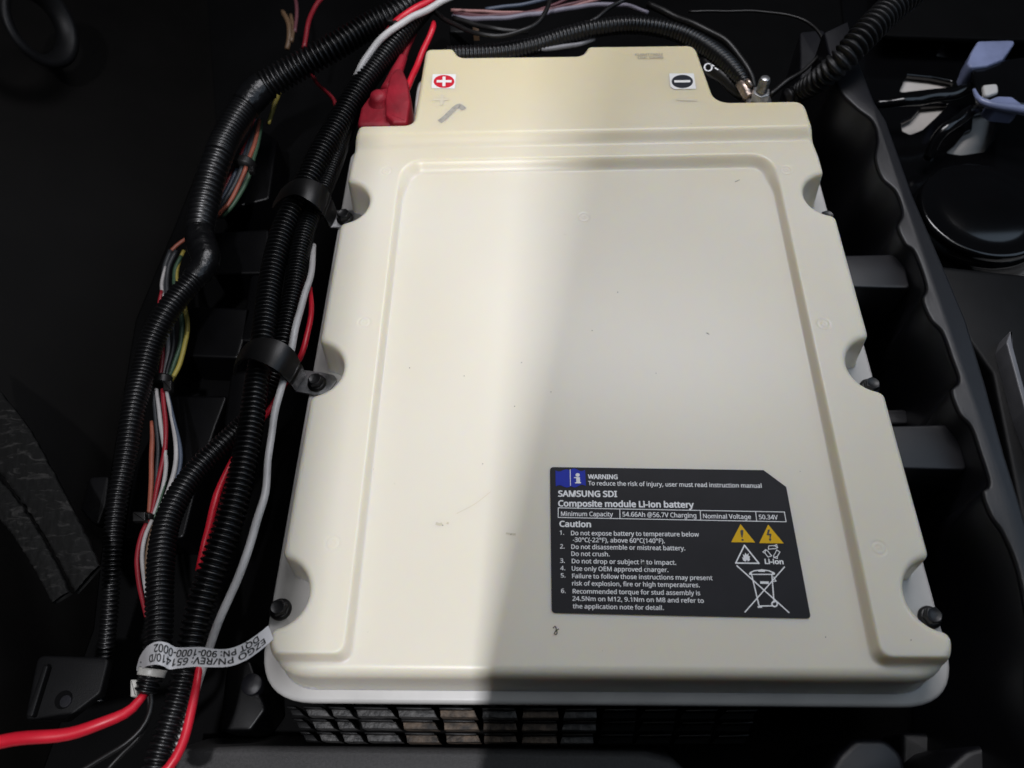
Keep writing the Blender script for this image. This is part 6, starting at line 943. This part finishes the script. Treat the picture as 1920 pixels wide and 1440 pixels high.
# cushioned clamps
def loft(name, e1, e2, th, material, parent):
    a = catmull([P(*p) for p in e1], .002); b = catmull([P(*p) for p in e2], .002)
    n = 40; s = np.linspace(0, 1, n)
    ra = np.stack([np.interp(s, np.linspace(0, 1, len(a)), a[:, k]) for k in range(3)], 1)
    rb_ = np.stack([np.interp(s, np.linspace(0, 1, len(b)), b[:, k]) for k in range(3)], 1)
    rows = [ra * (1 - t) + rb_ * t for t in np.linspace(0, 1, 5)]
    tg = np.gradient((ra + rb_) / 2, axis=0); ax = rb_ - ra
    nr = np.cross(tg, ax); nr /= np.linalg.norm(nr, axis=1)[:, None]
    nr *= np.where(nr[:, 2:3] < 0, -1, 1) if abs(nr[:, 2].mean()) > 0 else 1
    prof = [0, .8, 1, .8, 0]
    topv = [r + nr * th * (.55 + .45 * p) for r, p in zip(rows, prof)]; botv = [r - nr * th * .55 for r in rows]
    loop = topv + botv[::-1]; m_ = len(loop)
    V = np.concatenate(loop); F = []
    for j_ in range(m_):
        j2 = (j_ + 1) % m_
        for k in range(n - 1): F.append((j_ * n + k, j_ * n + k + 1, j2 * n + k + 1, j2 * n + k))
    F.append(tuple(j_ * n for j_ in range(m_))); F.append(tuple(j_ * n + n - 1 for j_ in range(m_ - 1, -1, -1)))
    me = mesh(name, V, F, material, parent, True); me.data.set_sharp_from_angle(angle=math.radians(60))
    return me
k1 = empty('cushioned_clamp', P(575, 400, -.03), 'black cushioned clamp bolted at the upper left notch of the lid', 'clamp', 'cushioned clamps holding the conduits')
loft('clamp_strap', [(520, 372, -.045), (533, 351, -.015), (560, 336, .008), (590, 340, .008), (610, 353, -.002), (622, 376, -.022), (631, 398, -.033)],
     [(512, 392, -.045), (530, 374, -.015), (555, 366, .008), (580, 378, .008), (598, 394, -.002), (610, 412, -.022), (617, 426, -.033)], .0022, M['rubber'], k1)
prism('clamp_tab', px_poly([(627, 394), (662, 394), (680, 404), (664, 424), (616, 427)], -.0335, .003), -.0358, -.0335, M['steel'], k1, bevel=.0006)
k2 = empty('cushioned_clamp', P(510, 700, -.03), 'black cushioned clamp bolted at the middle left notch of the lid', 'clamp', 'cushioned clamps holding the conduits')
loft('clamp_strap', [(446, 682, -.05), (455, 656, -.02), (478, 637, .008), (515, 637, .014), (546, 654, .008), (562, 680, -.012), (572, 702, -.033)],
     [(440, 704, -.05), (444, 684, -.02), (463, 672, .008), (495, 682, .014), (522, 698, .008), (541, 718, -.012), (552, 732, -.033)], .0024, M['rubber'], k2)
prism('clamp_tab', px_poly([(566, 693), (600, 697), (626, 703), (632, 712), (612, 740), (588, 740), (550, 733)], -.0335, .003), -.0358, -.0335, M['steel'], k2, bevel=.0006)

# cable ties
def tie(pts, w_extra, name, label, material, head=None, group='cable ties around the wires', cat='cable tie'):
    e = empty(name, P(*pts[0][:3]), label, cat, group)
    q = catmull([T(*p) for p in pts], .0012); V, F = tube_geo(q, 20)
    mesh('tie_band', V, F, material, e, True)
    if head:
        px, py, z, w, h_ = head
        prism('tie_head', px_poly([(px - w, py - h_), (px + w, py - h_), (px + w, py + h_), (px - w, py + h_)], z, .0008), z - .006, z, material, e, bevel=.001)
    return e
tie([(738, 51, .010, 19), (744, 46.5, .010, 19)], 0, 'cable_tie', 'black cable tie holding the white and red wires to the loom at the top', M['rubber'], (731, 35, .012, 5, 4))
tie([(462, 305, -.07, 40), (457, 315, -.07, 40)], 0, 'cable_tie', 'black cable tie around the wires beside the taped loom', M['rubber'], (470, 316, -.055, 5, 5))
tie([(306, 708, -.09, 34), (304, 722, -.09, 34)], 0, 'cable_tie', 'black cable tie under the yellow wire beside the thin conduit', M['rubber'], (313, 722, -.07, 8, 9))
tie([(276, 966, -.073, 26), (274, 976, -.073, 26)], 0, 'cable_tie', 'flat black cable tie with a long tail left of the conduit', M['rubber'], (260, 968, -.062, 12, 9))
tie([(287, 1254, -.0115, 52), (283, 1268, -.012, 50)], 0, 'cable_tie', 'white nylon cable tie below the paper tag', M['nylon'], (250, 1290, -.012, 6, 16))

# paper tag wrapped round the conduit
up = [(256, 1252, -.028), (262, 1232, -.008), (275, 1213, .008), (294, 1203, .014), (313, 1205, .013), (328, 1213, .009), (345, 1214, .009), (375, 1213, .010), (405, 1217, .011), (430, 1216, .012), (455, 1207, .012), (480, 1191, .012), (503, 1173, .011)]
lo = [(256, 1258, -.028), (263, 1256, -.008), (275, 1249, .008), (292, 1246, .014), (306, 1249, .013), (318, 1255, .009), (335, 1253, .009), (365, 1250, .010), (400, 1251, .011), (432, 1249, .012), (463, 1237, .012), (490, 1218, .012), (513, 1198, .011)]
ua = np.array([P(*p) for p in up]); la = np.array([P(*p) for p in lo])
NU = 120
uu = catmull(np.hstack([ua, la]), .0012)
uS = np.linspace(0, 1, len(uu))
def tagp(u, v, off=0.0):
    u = np.clip(u, 0, 1)
    a = np.stack([np.interp(u, uS, uu[:, k]) for k in range(6)], -1)
    p = a[..., :3] * (1 - v[..., None]) + a[..., 3:] * v[..., None]
    p[..., 2] += off
    return p
nu, nv = 140, 5
U_, V_ = np.meshgrid(np.linspace(0, 1, nu), np.linspace(0, 1, nv))
pt = tagp(U_.ravel(), V_.ravel()); pb = pt - [0, 0, .00025]
F = [(j * nu + i, (j + 1) * nu + i, (j + 1) * nu + i + 1, j * nu + i + 1) for j in range(nv - 1) for i in range(nu - 1)]
NN = nu * nv
F = F + [tuple(NN + k for k in f[::-1]) for f in F]
tg_ = mesh('paper_tag', np.vstack([pt, pb]), F, M['tag'], None, True)
tag(tg_, 'white paper tag with upside down printing wrapped round the conduit end', 'tag')
# u position of a picture column on the tag
midx = np.array([960 + FPX * (RC @ ((r[:3] + r[3:]) / 2 - CAM))[0] / (RC @ ((r[:3] + r[3:]) / 2 - CAM))[2] for r in uu])
def u_of(px): return float(np.interp(px, midx, uS))
parts = []
for s, xa, xb, v0, v1 in (('EZGO PN/REV: 651410/D', 495, 280, .53, .86), ('DQT PN: 900-1000-0002', 487, 289, .12, .45)):
    v, f = text_geo(s, 'label')
    ub = u_of(xa); ue = u_of(xb)
    u = ub + (ue - ub) * v[:, 0] / v[:, 0].max()
    for k, (du, dv) in enumerate(((-.0012, 0), (.0012, 0), (0, .01), (0, -.01))):
        parts.append((tagp(u + du, v0 + (v1 - v0) * v[:, 1] + dv, .0004 + k * 1e-5), f))
V, F = join(parts)
tx = mesh('tag_text', V, F, M['black_print'], tg_)

# ================================================================== FAR LEFT BITS
# rolled oval opening in the side panel
c = P(74, 45, 0.02)
ax_ = _n(np.array([0.93, -0.12, 0.30]))
V, F = lathe_geo([(.047, 0), (.049, .003), (.045, .007), (.038, .006), (.033, -.004), (.030, -.012), (.034, -.014)], c, 40, ax_)
tag(mesh('grommet', V, F[:-2], M['bracket'], None, True), 'round black grommet rim set in the far left panel', 'grommet')
o = prism('panel_bracket', px_poly([(70, 1228), (205, 1232), (188, 1300), (120, 1352), (45, 1352)], -.06, .006), -.068, -.06, M['bracket'], None, bevel=.002)
tag(o, 'dark flat bracket with a hole in the lower left corner', 'bracket')
V, F = lathe_geo([(.0068, 0), (.0066, .0004), (.001, .0005)], P(119, 1312, -.0598), 24); h_ = mesh('bracket_hole', V, F, M['dark'], o)
V, F = lathe_geo([(.0045, 0), (.0043, .0003), (.001, .0004)], P(123, 1315, -.0592), 24); mesh('hole_plug', V, F, M['tub'], o)
V, F = prism_geo(px_poly([(82, 1245), (90, 1248), (60, 1345), (48, 1342)], -.054, .002), -.062, -.054, .001); mesh('bracket_rib', V, F, M['bracket'], o, True)
o = prism('floor_clip', px_poly([(168, 894), (204, 892), (198, 945), (184, 985), (172, 980), (150, 955)], -.09, .004), -.10, -.09, M['bracket'], None, bevel=.002)
tag(o, 'small dark clip on the floor left of the thin conduit', 'clip')
c = P(472, 1283, -.10); V, F = lathe_geo([(.0085, -.02), (.0085, .0), (.008, .0006), (.001, .0008)], c, 28)
tag(mesh('floor_plug', V, F, M['tub'], None, True), 'round grey plug on the black floor by the lower left lid corner', 'plug')
# worn fibre straps
def strap(e1, e2, z, label):
    a = catmull([P(*p, z) for p in e1], .004); b = catmull([P(*p, z) for p in e2], .004)
    n = 60; s = np.linspace(0, 1, n)
    ra = np.stack([np.interp(s, np.linspace(0, 1, len(a)), a[:, k]) for k in range(3)], 1); rb_ = np.stack([np.interp(s, np.linspace(0, 1, len(b)), b[:, k]) for k in range(3)], 1)
    m_ = 14
    rows = []
    for t in np.linspace(0, 1, m_):
        r = ra * (1 - t) + rb_ * t; r[:, 2] += .0012 * math.sin(math.pi * t) + .0003 * rng.standard_normal(n)
        if t in (0, 1): r[:, :2] += .0003 * rng.standard_normal((n, 2))
        rows.append(r)
    low = [rows[-1] - [0, 0, .006], rows[0] - [0, 0, .006]]
    rows = rows + low; V = np.concatenate(rows); m2 = len(rows)
    F = [(j_ * n + k, j_ * n + k + 1, ((j_ + 1) % m2) * n + k + 1, ((j_ + 1) % m2) * n + k) for j_ in range(m2) for k in range(n - 1)]
    return tag(mesh('scuffed_strap', V, F, M['felt'], None, True), label, 'strap', 'scuffed straps at the far left')
strap([(-40, 690), (40, 785), (95, 880), (150, 985), (185, 1060)], [(-40, 840), (15, 905), (70, 985), (115, 1060), (140, 1110)], -.03, 'wide scuffed dark strap at the left edge, the upper one')
strap([(-40, 860), (20, 925), (62, 985), (100, 1050), (128, 1110)], [(-40, 935), (10, 985), (45, 1035), (75, 1085), (98, 1130)], -.022, 'narrow scuffed grey strap at the left edge, the lower one')

# ================================================================== RIGHT BACKGROUND
def plate_with_holes(name, outline, holes, z, th, material, bevel=.002):
    c = bpy.data.curves.new(name, 'CURVE'); c.dimensions = '2D'; c.fill_mode = 'BOTH'; c.extrude = th / 2; c.bevel_depth = bevel; c.bevel_resolution = 2
    base = np.array([*np.mean(outline, 0), z])
    for lp in [outline] + holes:
        s = c.splines.new('POLY'); s.points.add(len(lp) - 1); s.use_cyclic_u = True
        for pnt, q in zip(s.points, lp): pnt.co = (q[0] - base[0], q[1] - base[1], 0, 1)
    o = bpy.data.objects.new(name + '_curve', c); col.objects.link(o)
    dg = bpy.context.evaluated_depsgraph_get()
    me = bpy.data.meshes.new_from_object(o.evaluated_get(dg)); bpy.data.objects.remove(o)
    me.name = name; me.materials.clear(); me.materials.append(material)
    ob = bpy.data.objects.new(name, me); _link(ob, None, base)
    return ob
zp = -0.17
structure(prism('under_floor', px_poly([(1560, -160), (2250, -160), (2250, 520), (1640, 520)], -.19), -.21, -.178, M['concrete']))
holes = [px_poly(h, zp, .006) for h in (
    [(1762, 84), (1776, 90), (1785, 103), (1782, 114), (1749, 110)],
    [(1697, 142), (1745, 147), (1783, 154), (1791, 162), (1779, 168), (1740, 172), (1680, 179)],
    [(1725, 201), (1785, 195), (1755, 225), (1730, 248), (1705, 258), (1688, 250), (1685, 233), (1707, 222)],
    [(1820, 220), (1874, 207), (1868, 240), (1862, 265), (1845, 290), (1800, 296), (1765, 291), (1785, 275), (1804, 252), (1818, 246)])]
outl = [tuple(P(a, b, zp)[:2]) for a, b in ((1560, -160), (2150, -160), (2150, 480), (1700, 480), (1600, 200))]
cp = plate_with_holes('chassis_plate', outl, holes, zp, .003, M['gloss'])
tag(cp, 'black chassis plate at the upper right with pale floor showing through its openings', 'chassis plate')
fp = prism('floor_panel', px_poly([(1715, 492), (1975, 520), (2100, 1100), (1930, 1050), (1860, 700)], -.05, .01), -.07, -.05, M['bracket'], None, bevel=.004)
tag(fp, 'flat charcoal panel beyond the tub rim at the right edge', 'panel')
gb = prism('grey_bar', px_poly([(1897, 612, .003), (1887, 642, .004), (1922, 770), (1960, 870), (1970, 870), (1931, 765), (1900, 650)], -.03, .004), -.05, -.03, M['grey_bar'], None, bevel=.0012)
tag(gb, 'thin pale grey curved bar at the right edge beyond the tub rim', 'bar')
tp = prism('top_panel', px_poly([(1660, -150), (2150, -150), (2150, 70), (1900, 74), (1655, 66)], -.13, .01), -.136, -.13, M['dark'], None, bevel=.003)
tag(tp, 'matte black panel across the top right corner', 'panel')
# drum
c = P(1846, 392, -.09)
V, F = lathe_geo([(.0, .006), (.03, .006), (.045, .003), (.060, .000), (.064, .002), (.067, .000), (.068, -.006), (.063, -.009), (.065, -.012), (.069, -.014), (.069, -.018), (.066, -.021), (.072, -.026), (.072, -.05)], c, 64)
V = np.array(V)
tag(mesh('brake_drum', V, F[:-2] , M['gloss'], None, True), 'glossy black round drum with ridged rim beyond the tub rim', 'drum')
for pts, lb in (([(1640, 196, -.13, 20), (1690, 190, -.12, 20), (1745, 184, -.12, 22), (1800, 172, -.12, 24), (1850, 160, -.13, 24)], 'dark straight arm lying across the openings of the chassis plate'),
                ([(1738, 300, -.15, 18), (1758, 262, -.13, 20), (1785, 232, -.12, 22), (1822, 208, -.12, 22), (1868, 192, -.13, 20)], 'dark curved arm bending down between two plate openings')):
    W(pts, M['gloss'], lb, name='linkage_arm', cat='arm', group='dark linkage arms at the upper right', seg=14)
# glossy black moulding, its blue sky reflections put in as colour
def shell(pts_up, pts_lo, z0, z1, label):
    pass
bmz = -.10
e = empty('sky_tinted_moulding', P(1868, 145, bmz - .03), 'glossy black moulding with painted blue sky reflections and a dark hollow at the upper right edge', 'moulding')
prism('reflection_face', px_poly([(1834, 76), (1908, 74), (1882, 110), (1852, 122), (1819, 126), (1814, 117), (1822, 95)], bmz, .006), bmz - .03, bmz, M['sky_reflection'], e, bevel=.003)
q = catmull([T(*p) for p in [(1826, 168, bmz, 6), (1834, 184, bmz, 10), (1850, 194, bmz, 14), (1875, 200, bmz, 16), (1905, 204, bmz, 18), (1950, 212, bmz, 20)]], .003); V, F = tube_geo(q, 14); mesh('reflection_lip', V, F, M['sky_reflection'], e, True)
prism('reflection_pad', px_poly([(1851, 187), (1872, 179), (1898, 180), (1920, 196), (1910, 204), (1870, 200)], bmz + .002, .006), bmz - .02, bmz + .002, M['sky_reflection'], e, bevel=.003)
prism('moulding_boss', px_poly([(1843, 158), (1872, 155), (1873, 172), (1846, 181)], bmz, .005), bmz - .02, bmz, M['flange'], e, bevel=.003)
prism('moulding_hollow', px_poly([(1822, 130), (1890, 110), (1960, 100), (1960, 200), (1850, 188), (1830, 165)], bmz - .004, .006), bmz - .008, bmz - .004, M['gloss'], e, bevel=.003)
